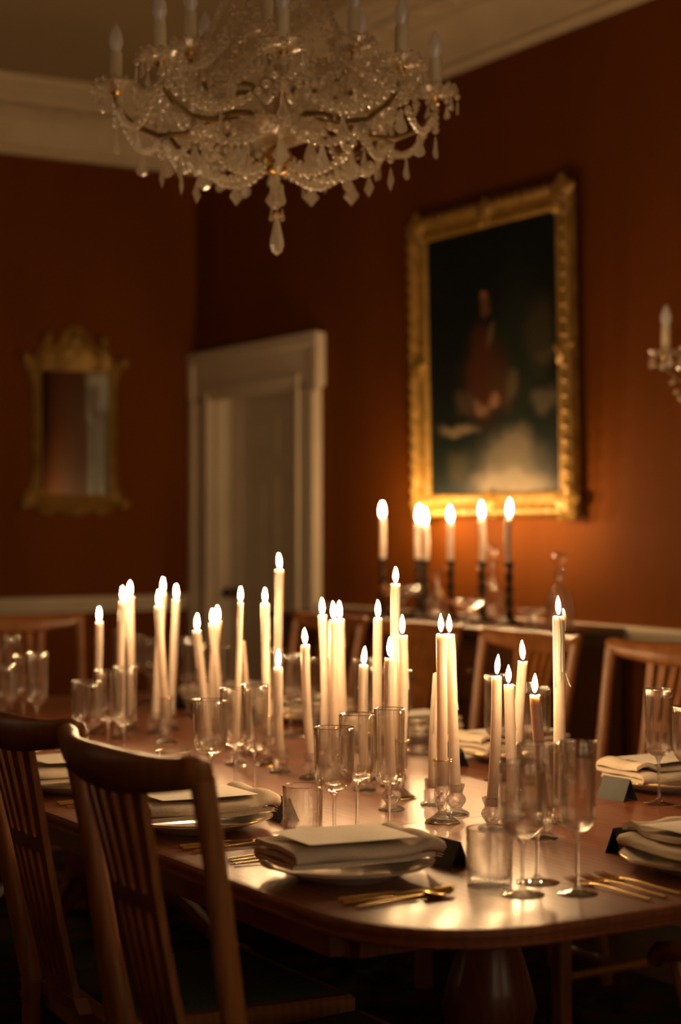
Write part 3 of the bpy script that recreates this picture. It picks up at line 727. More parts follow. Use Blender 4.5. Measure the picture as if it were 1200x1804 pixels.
def make_candle(base, top, r0=.0118, r1=.0102, lit=True, label='', group=None, seed=0, drips=3, fl=1.0):
    """ivory taper from base to top (points); parts: body, wax drips, wick, flame"""
    rnd = random.Random(seed); base = Vector(base); top = Vector(top); ax = top - base; L = ax.length
    root = empty('taper_candle', base); root.rotation_mode = 'QUATERNION'; root.rotation_quaternion = Vector((0, 0, 1)).rotation_difference(ax)
    tag(root, label, 'candle', group)
    bx, by = rnd.uniform(-.004, .004), rnd.uniform(-.004, .004)
    def cen(t): k = math.sin(PI * t); return bx * k, by * k
    rings = []; ts = [0, .02, .2, .4, .6, .8, .93, .985, 1.0]
    for t in ts:
        r = lerp(r0, r1, t); cx, cy = cen(t)
        if t == 1.0: r *= .93
        rings.append([(cx + r * math.cos(2 * PI * k / 18), cy + r * math.sin(2 * PI * k / 18), t * L + (.0012 * math.sin(2 * PI * k / 18 * 2 + seed) if t > .98 else 0)) for k in range(18)])
    rings.append([(r1 * .55 * math.cos(2 * PI * k / 18), r1 * .55 * math.sin(2 * PI * k / 18), L - .002) for k in range(18)])
    MB().loft(rings).build('wax_body', 'wax', root, angle=60)
    for k in range(drips):
        a = rnd.uniform(0, 2 * PI); l = rnd.uniform(.03, min(.16, L * .6)); P = []; R = []
        for q in range(9):
            z = L - .001 - l * q / 8; t = z / L; r = lerp(r0, r1, t); cx, cy = cen(t); aa = a + .05 * math.sin(q + seed)
            P.append((cx + r * .97 * math.cos(aa), cy + r * .97 * math.sin(aa), z)); R.append(.0013 + .0007 * rnd.random() + (.0009 if q == 8 else 0))
        MB().tube(P, R, 6).build('wax_drip', 'wax', root, angle=80)
    if lit:
        MB().tube([(0, 0, L - .004), (.0003, 0, L + .004), (.0012, 0, L + .009)], [.0009, .0009, .0006], 5).build('wick', 'wick', root)
        f = put('flame', FLAME, root, (0, 0, L + .0035), (rnd.uniform(-.05, .05), rnd.uniform(-.05, .05), 0), (fl, fl, fl * rnd.uniform(.92, 1.1)))
        inv = root.rotation_quaternion.inverted()
        f.rotation_mode = 'QUATERNION'; f.rotation_quaternion = inv @ Vector((0, 0, 1)).rotation_difference(Vector((rnd.uniform(-.06, .06), rnd.uniform(-.06, .06), 1)))
    LAST[0] = root; return root
LAST = [None]
# top pixel, foot pixel on the table, holder, name of the candle
TAPERS = [
 (175, 1095, 170, 1292, 'bobble', 'lone lit taper standing apart at the far end of the table candles', 'lone far taper', 1),
 (217, 1060, 213, 1301, 'tiered', 'lit taper touching its slightly taller twin beside the lone far taper', 'shorter twin by the lone taper', 1),
 (229, 1050, 231, 1288, 'bobble', 'lit taper touching its slightly shorter twin beside the lone far taper', 'taller twin by the lone taper', 1),
 (280, 1068, 293, 1309, 'ribbed', 'lit taper leaning across the two taller tapers of the crossing trio', 'leaning taper of the trio', 1),
 (287, 1045, 274, 1293, 'bobble', 'lit taper hidden behind the leaning one in the crossing trio', 'rear taper of the trio', 1),
 (311, 1055, 301, 1286, 'bobble', 'lit taper of the crossing trio tilted toward the white door', 'door-side taper of the trio', 1),
 (347, 1111, 366, 1324, 'bobble', 'strongly tilted lit taper beside the pair before the white architrave', 'strongly tilted taper', 1),
 (375, 1099, 392, 1313, 'tiered', 'lit taper doubled with a dripping neighbour before the white architrave', 'doubled taper', 1),
 (384, 1093, 372, 1306, 'bobble', 'lit dripping taper doubled behind its neighbour before the white architrave', 'dripping doubled taper', 1),
 (424, 1061, 416, 1347, 'bobble', 'tall lit taper with a snuffed thin stub beside it', 'taper beside the snuffed stub', 1),
 (428, 1130, 440, 1330, 'tiered', 'thin unlit candle stub beside a tall lit taper', 'unlit stub', 0),
 (467, 1063, 471, 1347, 'ribbed', 'tall lit taper with a bend, in a gold-lipped stick near the tallest taper', 'bent taper by the tallest', 1),
 (493, 1003, 489, 1325, 'bobble', 'tallest lit taper of all, its flame in front of the white door', 'tallest taper', 1),
 (490, 1176, 494, 1361, 'tiered', 'short dripping lit taper standing below the tallest taper', 'short taper below the tallest', 1),
 (538, 1136, 548, 1372, 'bobble', 'lit taper standing alone between the tallest taper and the touching pair', 'single taper near the touching pair', 1),
 (568, 1084, 571, 1350, 'bobble', 'straight lit taper beside the touching pair of equal flames', 'straight taper by the touching pair', 1),
 (588, 1093, 590, 1375, 'ribbed', 'lit taper in the touching pair whose two flames merge', 'front merging taper', 1),
 (599, 1091, 607, 1358, 'bobble', 'lit taper behind its partner in the pair whose flames merge', 'rear taper of the merging pair', 1),
 (641, 1171, 642, 1392, 'tiered', 'short lit taper behind the second-place champagne flute', 'short taper behind the flute', 1),
 (666, 1089, 664, 1372, 'bobble', 'tall lit taper with beaded drips down its side', 'taper with beaded drips', 1),
 (697, 1029, 691, 1384, 'bobble', 'very tall lit taper with flame below the sideboard candles', 'very tall taper', 1),
 (686, 1159, 690, 1427, 'bobble', 'short lit taper in front of the very tall one below the sideboard candles', 'short taper before the tall', 1),
 (709, 1119, 705, 1405, 'ribbed', 'medium lit taper in a gold-lipped stick beside the very tall one', 'medium gold-lipped taper', 1),
 (777, 1117, 779, 1448, 'ribbed', 'lit taper rising from the ribbed gold-lipped stick, paired with a taper alongside', 'front paired taper', 1),
 (792, 1117, 803, 1434, 'bobble', 'lit taper pressed against the one in the ribbed gold-lipped stick', 'paired taper in the bobble stick', 1),
 (768, 1186, 762, 1418, 'tiered', 'thin unlit candle hidden behind the pair of level flames', 'unlit candle behind the pair', 0),
 (875, 1191, 866, 1460, 'bobble', 'lit taper behind the corner wine glass with a short neighbour touching it', 'taper behind the corner wine glass', 1),
 (896, 1206, 903, 1440, 'tiered', 'lit taper with pitted drips touching the one behind the corner wine glass', 'pitted taper behind the corner glasses', 1),
 (921, 1165, 907, 1418, 'bobble', 'lit taper leaning toward the sideboard candles above the corner glasses', 'leaning taper above the corner glasses', 1),
 (942, 1224, 957, 1476, 'bobble', 'shortest lit taper, tilted with a slanting flame above the corner glasses', 'shortest slanting taper', 1),
 (984, 1086, 985, 1449, 'tiered', 'thick tall lit taper with heavy wax drips and a hanging wax thread', 'thick dripping taper', 1),
]
RIGHT = Vector((CS, -SN, 0))
for i, (tx, ty, bx, by, hk, lab, short, lit) in enumerate(TAPERS):
    x, y = at(bx, by); d = depth(x, y); me, zs, H = HOLD[hk]
    ho = put('candlestick', me, None, (x, y, TZ), (0, 0, i * .7))
    kind = {'ribbed': 'ribbed glass candlestick with gold lip and foot ring', 'bobble': 'clear glass bobble candlestick', 'tiered': 'clear tiered glass candlestick'}[hk]
    tag(ho, '%s under the %s' % (kind, short), 'candlestick', 'glass candlesticks along the table')
    if hk == 'ribbed': put('gold_lip', RINGS[0], ho); put('gold_foot_ring', RINGS[1], ho)
    z0 = TZ + zs + .0005; zt = CAM_Z - (ty - HORIZON) / F_PX * d
    base = Vector((x, y, z0)); full = (tx - bx) / F_PX * d
    top = Vector((x, y, zt)) + RIGHT * full
    thick = 'thick' in short; thin = 'stub' in short or 'unlit' in short
    dv = top - base; mx = .0035 / .05                            # the socket keeps the tilt small
    make_candle(base, top, .0125 if thick else .0098 if thin else .0113, .0122 if thick else .0062 if thin else .0104, bool(lit), lab, 'lit tapers along the table' if lit else 'unlit candles along the table', i, 7 if thick else random.choice((1, 2, 3)))
    if thick:                                                    # wax horn beside the flame and a loose thread of wax
        c = LAST[0]; L = (top - base).length; q = c.rotation_quaternion.inverted() @ RIGHT
        MB().tube([q * .0115 + Vector((0, 0, L - .030)), q * .0128 + Vector((0, 0, L - .012)), q * .0120 + Vector((0, 0, L + .002)), q * .0105 + Vector((0, 0, L + .012)), q * .0088 + Vector((0, 0, L + .016))], [.0026, .0036, .0036, .0026, .0014], 8).build('wax_horn', 'wax', c)
        MB().tube([q * .0122 + Vector((0, 0, L - .108)), q * .0160 + Vector((0, 0, L - .122)), q * .0215 + Vector((0, 0, L - .138)), q * .0245 + Vector((0, 0, L - .143))], [.0012, .0010, .0012, .0007], 6).build('wax_thread', 'wax', c)

# ------------------------------------------------------------------ sideboard and what stands on it
SX0, SX1, SY0, SY1, SZ = 3.60, 4.095, 4.80, 6.55, 1.0
sb = empty('sideboard', (3.85, (SY0 + SY1) / 2, 0)); tag(sb, 'dark mahogany sideboard against the wall below the portrait', 'sideboard')
def spart(m, name, mat='sideboard', parent=None, **k):
    o = m.build(name, mat, parent or sb, **k)
    if parent is None: o.location = (-sb.location.x, -sb.location.y, 0)
    return o
XS = SX1 - .05                                                   # the carcass clears skirting and rail
spart(MB().bbox((SX0 - .02, SY0 - .02, SZ - .03), (XS, SY1 + .02, SZ), .005), 'top')
spart(MB().box((SX0 + .02, SY0, .30), (XS - .01, SY1, SZ - .031)), 'body', smooth=False)
n = 3; wd = (SY1 - SY0) / n
for k in range(n):
    a, b = SY0 + k * wd + .015, SY0 + (k + 1) * wd - .015
    dr = spart(MB().bbox((SX0, a, .74), (SX0 + .0199, b, SZ - .045), .004), 'drawer')
    do = spart(MB().bbox((SX0, a, .32), (SX0 + .0199, b, .725), .004), 'door')
    for par, zz, yy in ((dr, .845, (a + b) / 2), (do, .53, b - .06)):
        spart(MB().lathe([(.0005, .022), (.012, .020), (.014, .014), (.006, .006), (.007, 0)], 12), 'knob', 'brass', par)
        kn = par.children[-1]; kn.location = (SX0 - .0005, yy, zz); kn.rotation_euler = (0, -PI / 2, 0)
for x in (SX0 + .05, XS - .06):
    for y in (SY0 + .05, SY1 - .05): spart(MB().lathe([(.018, 0), (.02, .05), (.028, .2), (.03, .30)], 14, (x, y, 0)), 'leg')
def twist_stick(x, y, lab, H=.225):
    m = MB(); prof = [(.0005, 0), (.05, 0), (.05, .008), (.042, .012), (.022, .022), (.014, .032), (.018, .038), (.012, .044)]
    z = .044
    N = 26
    for q in range(N + 1): prof.append((.012, z + (H - .075) * q / N))
    prof += [(.016, H - .026), (.011, H - .02), (.018, H - .004), (.018, H), (.0145, H), (.0135, H - .018), (.0005, H - .0185)]
    def mod(r, zz, a, i):
        if 8 <= i <= 8 + N: return r * (1 + .28 * math.cos(2 * (a - zz * 70)))
        return r
    o = m.lathe(prof, 28, mod=mod).build('candlestick', 'black_iron', angle=50); o.location = (x, y, SZ)
    tag(o, lab, 'candlestick', 'dark candlesticks on the sideboard'); return o
def side_pt(px, xw):                                             # where the pixel's column meets the plane x = xw
    k = (px - 600) / F_PX; d = xw / (k * CS + SN); return xw, d * (CS - k * SN), d
SIDE = [(674, 913, 3.86, 'at the door end of the sideboard'), (737, 921, 3.92, 'behind the front one of the close sideboard pair'), (749, 926, 3.80, 'in front in the close sideboard pair'),
        (794, 921, 3.84, 'below the corner of the portrait frame, standing singly'), (849, 914, 3.82, 'beside the sideboard decanter'), (897, 912, 3.80, 'at the sideboard end below the portrait')]
for i, (px, py, xw, ds) in enumerate(SIDE):
    x, y, d = side_pt(px, xw); zt = CAM_Z - (py - HORIZON) / F_PX * d
    H = .225; twist_stick(x, y, 'dark twisted candlestick %s' % ds, H)
    make_candle((x, y, SZ + H - .0183), (x, y, zt), .0125, .0115, True, 'lit ivory candle in dark twisted stick %s' % ds, 'candles on the sideboard', 50 + i, 2, 1.6)
def decanter(x, y, lab, H=.20, R=.05, s=1.0):
    r = empty('decanter', (x, y, SZ)); tag(r, lab, 'decanter', 'decanters on the sideboard')
    out = [(.0005, 0), (R, 0), (R * 1.02, .004), (R, .05), (R * .9, .10), (R * .45, .14), (.016, .155), (.014, .19), (.022, H), (.020, H + .001)]
    inn = [(.017, H), (.011, .19), (.012, .157), (R * .4, .138), (R * .84, .10), (R * .93, .05), (R * .92, .012), (.0005, .011)]
    MB().lathe(out + inn, 40, mod=lambda q, z, a, i: q * (1 - .05 * (1 - abs(math.cos(a * 5)))) if i in (3, 4) else q).build('bottle', 'holder_glass', r, angle=50)
    MB().lathe([(.009, H - .02), (.0105, H + .003), (.012, H + .004), (.006, H + .012), (.018, H + .03), (.023, H + .045), (.016, H + .062), (.0005, H + .068)], 10).build('stopper', 'holder_glass', r, smooth=False)
    r.scale = (s, s, s); return r
x, y, d = side_pt(985, 3.86); decanter(x, y, 'glass decanter with faceted stopper at the bare end of the sideboard')
x, y, d = side_pt(868, 3.94); decanter(x, y, 'glass decanter with faceted stopper between the sideboard candles', .21, .055, 1.05)
x, y, d = side_pt(770, 3.74); decanter(x, y, 'squat glass decanter on the sideboard by the close candle pair', .17, .06, .8)
def compote(x, y, lab, R=.085, H=.10):
    out = [(.0005, 0), (.045, 0), (.045, .003), (.02, .010), (.009, .02), (.009, H * .5), (.02, H * .6), (R * .7, H * .75), (R, H), (R - .002, H + .001)]
    inn = [(R - .004, H), (R * .68, H * .79), (.018, H * .66), (.0005, H * .64)]
    o = MB().lathe(out + inn, 48, mod=lambda q, z, a, i: q * (1 + .03 * math.cos(a * 12)) if q > R * .6 else q).build('glass_compote', 'holder_glass', angle=50); o.location = (x, y, SZ); tag(o, lab, 'bowl', 'glass bowls on the sideboard')
x, y, d = side_pt(935, 3.72); compote(x, y, 'small footed glass bowl at the sideboard end by the decanter', .05, .07)
x, y, d = side_pt(708, 3.76); compote(x, y, 'wide footed glass bowl near the door end of the sideboard', .09, .12)
x, y, d = side_pt(822, 3.68); compote(x, y, 'low footed glass bowl between the single sideboard candles', .07, .09)

# ------------------------------------------------------------------ portrait
PY0, PY1, PZ0, PZ1 = 5.075, 6.13, 1.395, 2.625
def canvas_mat(W, H):
    m, nt, b = new_mat('dark_oil_portrait')
    tc = nt.nodes.new('ShaderNodeTexCoord'); v0 = tc.outputs['Object']
    nz = nt.nodes.new('ShaderNodeTexNoise'); nz.inputs['Scale'].default_value = 9; nz.inputs['Detail'].default_value = 4; nt.links.new(v0, nz.inputs['Vector'])
    sb_ = nt.nodes.new('ShaderNodeVectorMath'); sb_.operation = 'SUBTRACT'; sb_.inputs[1].default_value = (.5, .5, .5); nt.links.new(nz.outputs['Color'], sb_.inputs[0])
    sc_ = nt.nodes.new('ShaderNodeVectorMath'); sc_.operation = 'SCALE'; sc_.inputs['Scale'].default_value = .10; nt.links.new(sb_.outputs[0], sc_.inputs[0])
    ad = nt.nodes.new('ShaderNodeVectorMath'); ad.operation = 'ADD'; nt.links.new(v0, ad.inputs[0]); nt.links.new(sc_.outputs[0], ad.inputs[1])
    cur = None; base = (0.006, 0.010, 0.008, 1)
    # (u across from the door side, v up, half sizes, tilt, colour)
    blobs = [(.66, .50, .22, .35, 0, (.014, .020, .014)), (.84, .54, .13, .17, 0, (.035, .032, .018)), (.42, .40, .20, .20, .1, (.055, .018, .008)), (.40, .50, .10, .12, 0, (.06, .020, .009)),
             (.54, .36, .09, .13, -.5, (.05, .024, .012)), (.62, .36, .05, .07, .5, (.075, .055, .03)), (.47, .56, .02, .075, .35, (.11, .08, .045)),
             (.43, .685, .042, .052, 0, (.13, .058, .025)), (.425, .715, .026, .024, 0, (.26, .12, .05)), (.43, .65, .026, .03, 0, (.10, .045, .02)),
             (.20, .245, .19, .025, .05, (.13, .10, .06)), (.40, .285, .07, .030, .5, (.15, .085, .05)), (.49, .305, .05, .045, -.7, (.20, .11, .06)), (.27, .32, .10, .06, .2, (.05, .035, .02)),
             (.60, .09, .30, .15, 0, (.085, .075, .05)), (.64, .16, .14, .09, -.3, (.11, .09, .06)), (.60, .03, .34, .07, 0, (.17, .14, .095)), (.86, .30, .11, .06, .1, (.07, .06, .038)), (.20, .10, .12, .08, 0, (.032, .030, .018)), (.87, .46, .10, .03, 0, (.05, .045, .022))]
    for (u, v, a, c, t, colr) in blobs:
        u += .025; v += .03 if v > .25 else 0
        mp = nt.nodes.new('ShaderNodeMapping'); mp.vector_type = 'TEXTURE'
        mp.inputs['Location'].default_value = (0, (.5 - u) * W, (v - .5) * H); mp.inputs['Rotation'].default_value = (t, 0, 0); mp.inputs['Scale'].default_value = (1, a * W * 1.35, c * H * 1.35)
        nt.links.new(ad.outputs[0], mp.inputs[0])
        g = nt.nodes.new('ShaderNodeTexGradient'); g.gradient_type = 'QUADRATIC_SPHERE'; nt.links.new(mp.outputs[0], g.inputs[0])
        r = nt.nodes.new('ShaderNodeMapRange'); r.inputs[1].default_value = .02; r.inputs[2].default_value = .38; nt.links.new(g.outputs[1], r.inputs[0])
        mx = nt.nodes.new('ShaderNodeMix'); mx.data_type = 'RGBA'; mx.inputs[7].default_value = (*colr, 1)
        if cur is None: mx.inputs[6].default_value = base
        else: nt.links.new(cur, mx.inputs[6])
        nt.links.new(r.outputs[0], mx.inputs[0]); cur = mx.outputs[2]
    nt.links.new(cur, b.inputs['Base Color']); b.inputs['Roughness'].default_value = .5; b.inputs['Specular IOR Level'].default_value = .15
    return m
pr = empty('portrait_painting', (X1 - .02, (PY0 + PY1) / 2, PZ0)); tag(pr, 'dark oil portrait of a seated figure in a carved gilt frame', 'painting')
pr.rotation_euler = (0, math.radians(-1.2), 0)
PW, PH = PY1 - PY0, PZ1 - PZ0; FW = .095
cm = canvas_mat(PW - 2 * FW, PH - 2 * FW)
o = MB().box((-.012, -(PW / 2 - FW) - .01, -(PH / 2 - FW) - .01), (-.004, PW / 2 - FW + .01, PH / 2 - FW + .01)).build('canvas', cm, pr, smooth=False); o.location = (0, 0, PH / 2)
prof = [(0, 0), (0, .035), (.012, .052), (.024, .055), (.034, .040), (.050, .030), (.066, .026), (.078, .032), (.088, .028), (FW, .014), (FW, 0)]
def frame_ring(d, h): return [(-h - .001, -PW / 2 + d, d), (-h - .001, PW / 2 - d, d), (-h - .001, PW / 2 - d, PH - d), (-h - .001, -PW / 2 + d, PH - d)]
fo = MB().loft([frame_ring(d, h) for d, h in prof], caps=False).build('frame', 'gilt', pr, angle=25)
orn = MB(); orn.lathe([(.0005, .022), (.016, .020), (.03, .012), (.042, .004), (.045, 0)], 20, mod=lambda r, z, a, i: r * (1 + .22 * math.cos(5 * a)))
om = orn.mesh('frame_ornament', 'gilt')
for (yy, zz, s) in [(-PW / 2 + .045, .045, 1.5), (PW / 2 - .045, .045, 1.5), (-PW / 2 + .045, PH - .045, 1.5), (PW / 2 - .045, PH - .045, 1.5), (0, .045, 1.2), (0, PH - .045, 1.2), (-PW / 2 + .045, PH / 2, 1.2), (PW / 2 - .045, PH / 2, 1.2)]:
    put('carved_ornament', om, fo, (-.032, yy, zz), (0, -PI / 2, 0), s)
lb = MB(); lb.lathe([(.0005, .010), (.010, .008), (.016, .003), (.017, 0)], 12, mod=lambda r, z, a, i: r * (1 + .2 * math.cos(3 * a))); lbm = lb.mesh('frame_leaf', 'gilt')
for k in range(1, 18):
    if k % 9 == 0: continue
    for zz in (.018, PH - .018): put('carved_leaf', lbm, fo, (-.052, -PW / 2 + PW * k / 18, zz), (0, -PI / 2, 0))
for k in range(1, 22):
    if k == 11: continue
    for yy in (-PW / 2 + .018, PW / 2 - .018): put('carved_leaf', lbm, fo, (-.052, yy, PH * k / 22), (0, -PI / 2, 0))

# ------------------------------------------------------------------ mirror on the end wall
mr = empty('wall_mirror', (3.418, Y1 - .012, 1.42)); tag(mr, 'gilt carved mirror with scrolled crest on the end wall', 'mirror')
MW, MH = .25, .95
side = [(-.262, .02), (-.285, .055), (-.265, .10), (-.235, .15), (-.225, .25), (-.225, .62), (-.235, .68), (-.262, .73), (-.285, .80), (-.262, .805), (-.235, .775), (-.20, .795), (-.185, .845), (-.150, .905), (-.135, .935), (-.145, .880), (-.125, .840), (-.090, .860), (-.060, .915), (-.025, .945)]
bottom = [(-.262, .02), (-.21, .030), (-.175, 0.0), (-.13, -.01), (-.095, .015), (-.05, -.005), (0, -.012)]
outl = bottom[::-1] + side[1:]; half = outl; full = [(x, z) for x, z in half] + [(-x, z) for x, z in half[::-1] if abs(x) > 1e-6]
inner = [(-.180, .10), (-.180, .72), (.180, .72), (.180, .10)]
m = MB()
# frame as strips between outline and the glass opening
def near_inner(x, z): return (max(-.180, min(.180, x)), max(.10, min(.72, z)))
N = len(full)
def frame_face(y):
    return [(x, y, z) for x, z in full], [(near_inner(x, z)[0], y, near_inner(x, z)[1]) for x, z in full]
o1, i1 = frame_face(-.006); o0, i0 = frame_face(.010)
mid1 = [((a[0] + b[0]) / 2, -.034, (a[2] + b[2]) / 2) for a, b in zip(o1, i1)]
m.loft([i0, o0, o1, mid1, i1], caps=False); m.loft([i1, i0], caps=False)
fr = m.build('frame', 'gilt', mr, angle=30)
mm, nt, b = new_mat('silvered_glass'); b.inputs['Metallic'].default_value = 1.0; b.inputs['Roughness'].default_value = .06
nt.links.new(ramp2(nt, noise(nt, coords(nt), 6, 3), (.62, .66, .60), (.72, .75, .68)), b.inputs['Base Color'])
MB().box((-.182, 0, .098), (.182, .006, .722)).build('mirror_glass', mm, mr, smooth=False)
for (x, z, s) in [(-.27, .05, 1.0), (.27, .05, 1.0), (-.265, .775, 1.0), (.265, .775, 1.0), (0, .02, 1.0), (0, .87, 1.7), (-.15, .88, .8), (.15, .88, .8), (-.2, .12, .8), (.2, .12, .8)]:
    put('carved_ornament', lbm, fr, (x, -.022, z), (PI / 2, 0, 0), 1.6 * s)

# ------------------------------------------------------------------ crystals shared by chandelier and wall light
def bead_mesh(r=.0100):
    m = MB(); m.lathe([(.0008, -r), (r * .72, -r * .62), (r, 0), (r * .72, r * .62), (.0008, r)], 8); return m.mesh('crystal_bead', 'crystal', smooth=False)
def pear_mesh(L=.062, w=.017, t=.007):
    """flat faceted pear drop hanging down from the origin"""
    out = [(.0, 0), (.25, -.12), (.40, -.38), (.85, -.66), (1.0, -.78), (.75, -.92), (.001, -1.0)]
    ring = [(x * w, z * L) for x, z in out] + [(-x * w, z * L) for x, z in out[-2:0:-1]]
    m = MB(); n = len(ring)
    vs = [(x, 0, z) for x, z in ring] + [(x * .55, t / 2, lerp(z, -.72 * L, .35)) for x, z in ring] + [(x * .55, -t / 2, lerp(z, -.72 * L, .35)) for x, z in ring]
    fs = [tuple(n + i for i in range(n)), tuple(2 * n + i for i in range(n - 1, -1, -1))]
    for i in range(n):
        k = (i + 1) % n; fs.append((i, k, n + k, n + i)); fs.append((k, i, 2 * n + i, 2 * n + k))
    m.add(vs, fs); return m.mesh('crystal_drop', 'crystal', smooth=False)
def kite_mesh(L=.060, w=.021, t=.008):
    ring = [(0, 0), (w, -.62 * L), (0, -L), (-w, -.62 * L)]
    m = MB(); m.add([(x, 0, z) for x, z in ring] + [(x * .5, t / 2, lerp(z, -.58 * L, .45)) for x, z in ring] + [(x * .5, -t / 2, lerp(z, -.58 * L, .45)) for x, z in ring],
                    [(4, 5, 6, 7), (11, 10, 9, 8)] + [(i, (i + 1) % 4, 4 + (i + 1) % 4, 4 + i) for i in range(4)] + [((i + 1) % 4, i, 8 + i, 8 + (i + 1) % 4) for i in range(4)])
    return m.mesh('crystal_kite', 'crystal', smooth=False)
def rosette_mesh(r=.020):
    m = MB(); m.lathe([(.0005, .006), (.007, .005), (.012, .002), (r, .0015), (r, -.0015), (.012, -.002), (.007, -.005), (.0005, -.006)], 24, mod=lambda q, z, a, i: q * (1 + .18 * math.cos(6 * a)) if q > .01 else q)
    return m.mesh('crystal_rosette', 'crystal', smooth=False)
def bobeche_mesh(R=.058):
    out = [(.014, -.006), (.03, -.005), (.048, .002), (R, .014), (R - .001, .016), (.046, .005), (.03, -.001), (.014, -.002)]
    m = MB(); m.lathe(out, 48, mod=lambda q, z, a, i: q * (1 + .05 * math.cos(12 * a)) if q > .04 else q, closed=True); return m.mesh('bobeche', 'dish_glass', angle=30)
BEAD, PEAR, KITE, ROS, BOB = bead_mesh(), pear_mesh(), kite_mesh(), rosette_mesh(), bobeche_mesh()
PEAR_BIG = pear_mesh(.078, .021, .009); SMALL = pear_mesh(.034, .009, .005)
SLEEVE = MB().lathe([(.0165, 0), (.0165, .004), (.0158, .02), (.0160, .05), (.0156, .082), (.0148, .085), (.0005, .085)], 18, mod=lambda r, z, a, i: r * (1 + .03 * math.sin(3 * a + z * 40))).mesh('candle_sleeve', 'sleeve')
BULB_P = [(.0005, 0), (.0125, 0), (.0135, .008), (.0172, .020), (.0178, .030), (.0155, .044), (.0105, .058), (.0055, .068), (.0012, .074), (.0003, .075)]
BULB = MB().lathe(BULB_P, 18).mesh('bulb', 'bulb')
CUP = MB().lathe([(.0005, -.030), (.010, -.028), (.008, -.018), (.016, -.010), (.0185, 0), (.0195, .006), (.0175, .006), (.0168, -.002), (.0005, -.004)], 18).mesh('gilt_cup', 'brass')

# ------------------------------------------------------------------ chandelier
CX, CY = 2.155, 3.90
ch = empty('chandelier', (CX, CY, 2.04)); tag(ch, 'unlit crystal chandelier with candle bulbs and bead swags above the table', 'chandelier')
OFF = Vector((CX, CY, 2.04))
BEADS = []                                                       # (position, scale)
def chpart(m, name, mat, parent=None, **k):
    o = m.build(name, mat, parent or ch, **k)
    if parent is None: o.location = -OFF
    return o
def hang(name, me, p, rz=0.0, s=1.0, tilt=0.0): return put(name, me, ch, Vector(p) - OFF, (tilt, 0, rz), s)
def chain(p, q, n, sag, s=1.0, skip_ends=False):
    p, q = Vector(p), Vector(q)
    for i in range(n + 1):
        if skip_ends and i in (0, n): continue
        t = i / n; c = p.lerp(q, t); c.z -= sag * 4 * t * (1 - t)
        BEADS.append((c, s * random.uniform(.85, 1.12)))
    return p.lerp(q, .5) - Vector((0, 0, sag))
def P(r, a, z): return Vector((CX + r * math.cos(a), CY + r * math.sin(a), z))
# stem, body pieces
chpart(MB().tube([(CX, CY, 2.27), (CX, CY, ZC - .03)], .008, 10), 'stem', 'brass')
chpart(MB().lathe([(.0005, ZC - .001), (.06, ZC - .001), (.06, ZC - .012), (.03, ZC - .035), (.012, ZC - .045), (.0005, ZC - .046)], 24, (CX, CY, 0)), 'ceiling_rose', 'brass')
chpart(MB().lathe([(.009, 2.245), (.022, 2.250), (.036, 2.265), (.042, 2.282), (.036, 2.300), (.022, 2.312), (.014, 2.316), (.010, 2.320)], 24, (CX, CY, 0)), 'gilt_ball', 'brass')
chpart(MB().lathe([(.010, 2.335), (.05, 2.335), (.060, 2.350), (.060, 2.372), (.05, 2.385), (.010, 2.388)], 32, (CX, CY, 0)), 'arm_hub', 'brass')
chpart(MB().lathe([(.010, 2.400), (.032, 2.41), (.050, 2.44), (.045, 2.48), (.022, 2.51), (.018, 2.54), (.030, 2.56), (.034, 2.60), (.020, 2.64), (.016, 2.70), (.036, 2.74), (.040, 2.79), (.022, 2.84), (.014, 2.88), (.010, 2.89)], 16, (CX, CY, 0)), 'glass_baluster', 'crystal', smooth=False)
chpart(MB().lathe([(.012, 2.322), (.05, 2.322), (.105, 2.345), (.125, 2.368), (.122, 2.370), (.10, 2.350), (.05, 2.328), (.012, 2.328)], 40, (CX, CY, 0), mod=lambda q, z, a, i: q * (1 + .05 * math.cos(10 * a)) if q > .08 else q, closed=True), 'glass_dish', 'dish_glass', angle=30)
chpart(MB().lathe([(.012, 2.895), (.05, 2.895), (.095, 2.91), (.093, 2.914), (.05, 2.90), (.012, 2.90)], 40, (CX, CY, 0), mod=lambda q, z, a, i: q * (1 + .06 * math.cos(10 * a)) if q > .08 else q, closed=True), 'glass_crown', 'dish_glass', angle=30)
NL, NU = 8, 6
low = [(2 * PI * k / NL + math.radians(-27), .405, 2.452) for k in range(NL)]
upp = [(2 * PI * k / NU + math.radians(-5), .235, 2.532) for k in range(NU)]
def lamp(a, R, z, tilt):
    p = P(R, a, z)
    hang('bobeche', BOB, p, a)
    hang('gilt_cup', CUP, p + Vector((0, 0, .006)), a)
    rx = random.uniform(-.05, .05)
    hang('candle_sleeve', SLEEVE, p + Vector((0, 0, .010)), a, 1.0, rx)
    top = p + Vector((0, 0, .010)) + Matrix.Rotation(a, 3, 'Z') @ (Matrix.Rotation(rx, 3, 'X') @ Vector((0, 0, .0855)))
    hang('bulb', BULB, top, a, 1.0, rx)
    for j in range(7):
        b = a + 2 * PI * j / 7; q = p + Vector((math.cos(b), math.sin(b), 0)) * .056 + Vector((0, 0, .010))
        BEADS.append((q - Vector((0, 0, .012)), .8)); hang('crystal_drop', SMALL, q - Vector((0, 0, .020)), b + PI / 2, 1.15)
    for j in range(10):
        b = a + 2 * PI * j / 10; BEADS.append((p + Vector((math.cos(b) * .030, math.sin(b) * .030, .012 + .004 * (j % 2))), 1.0))
        BEADS.append((p + Vector((math.cos(b + .3) * .047, math.sin(b + .3) * .047, .022)), .75))
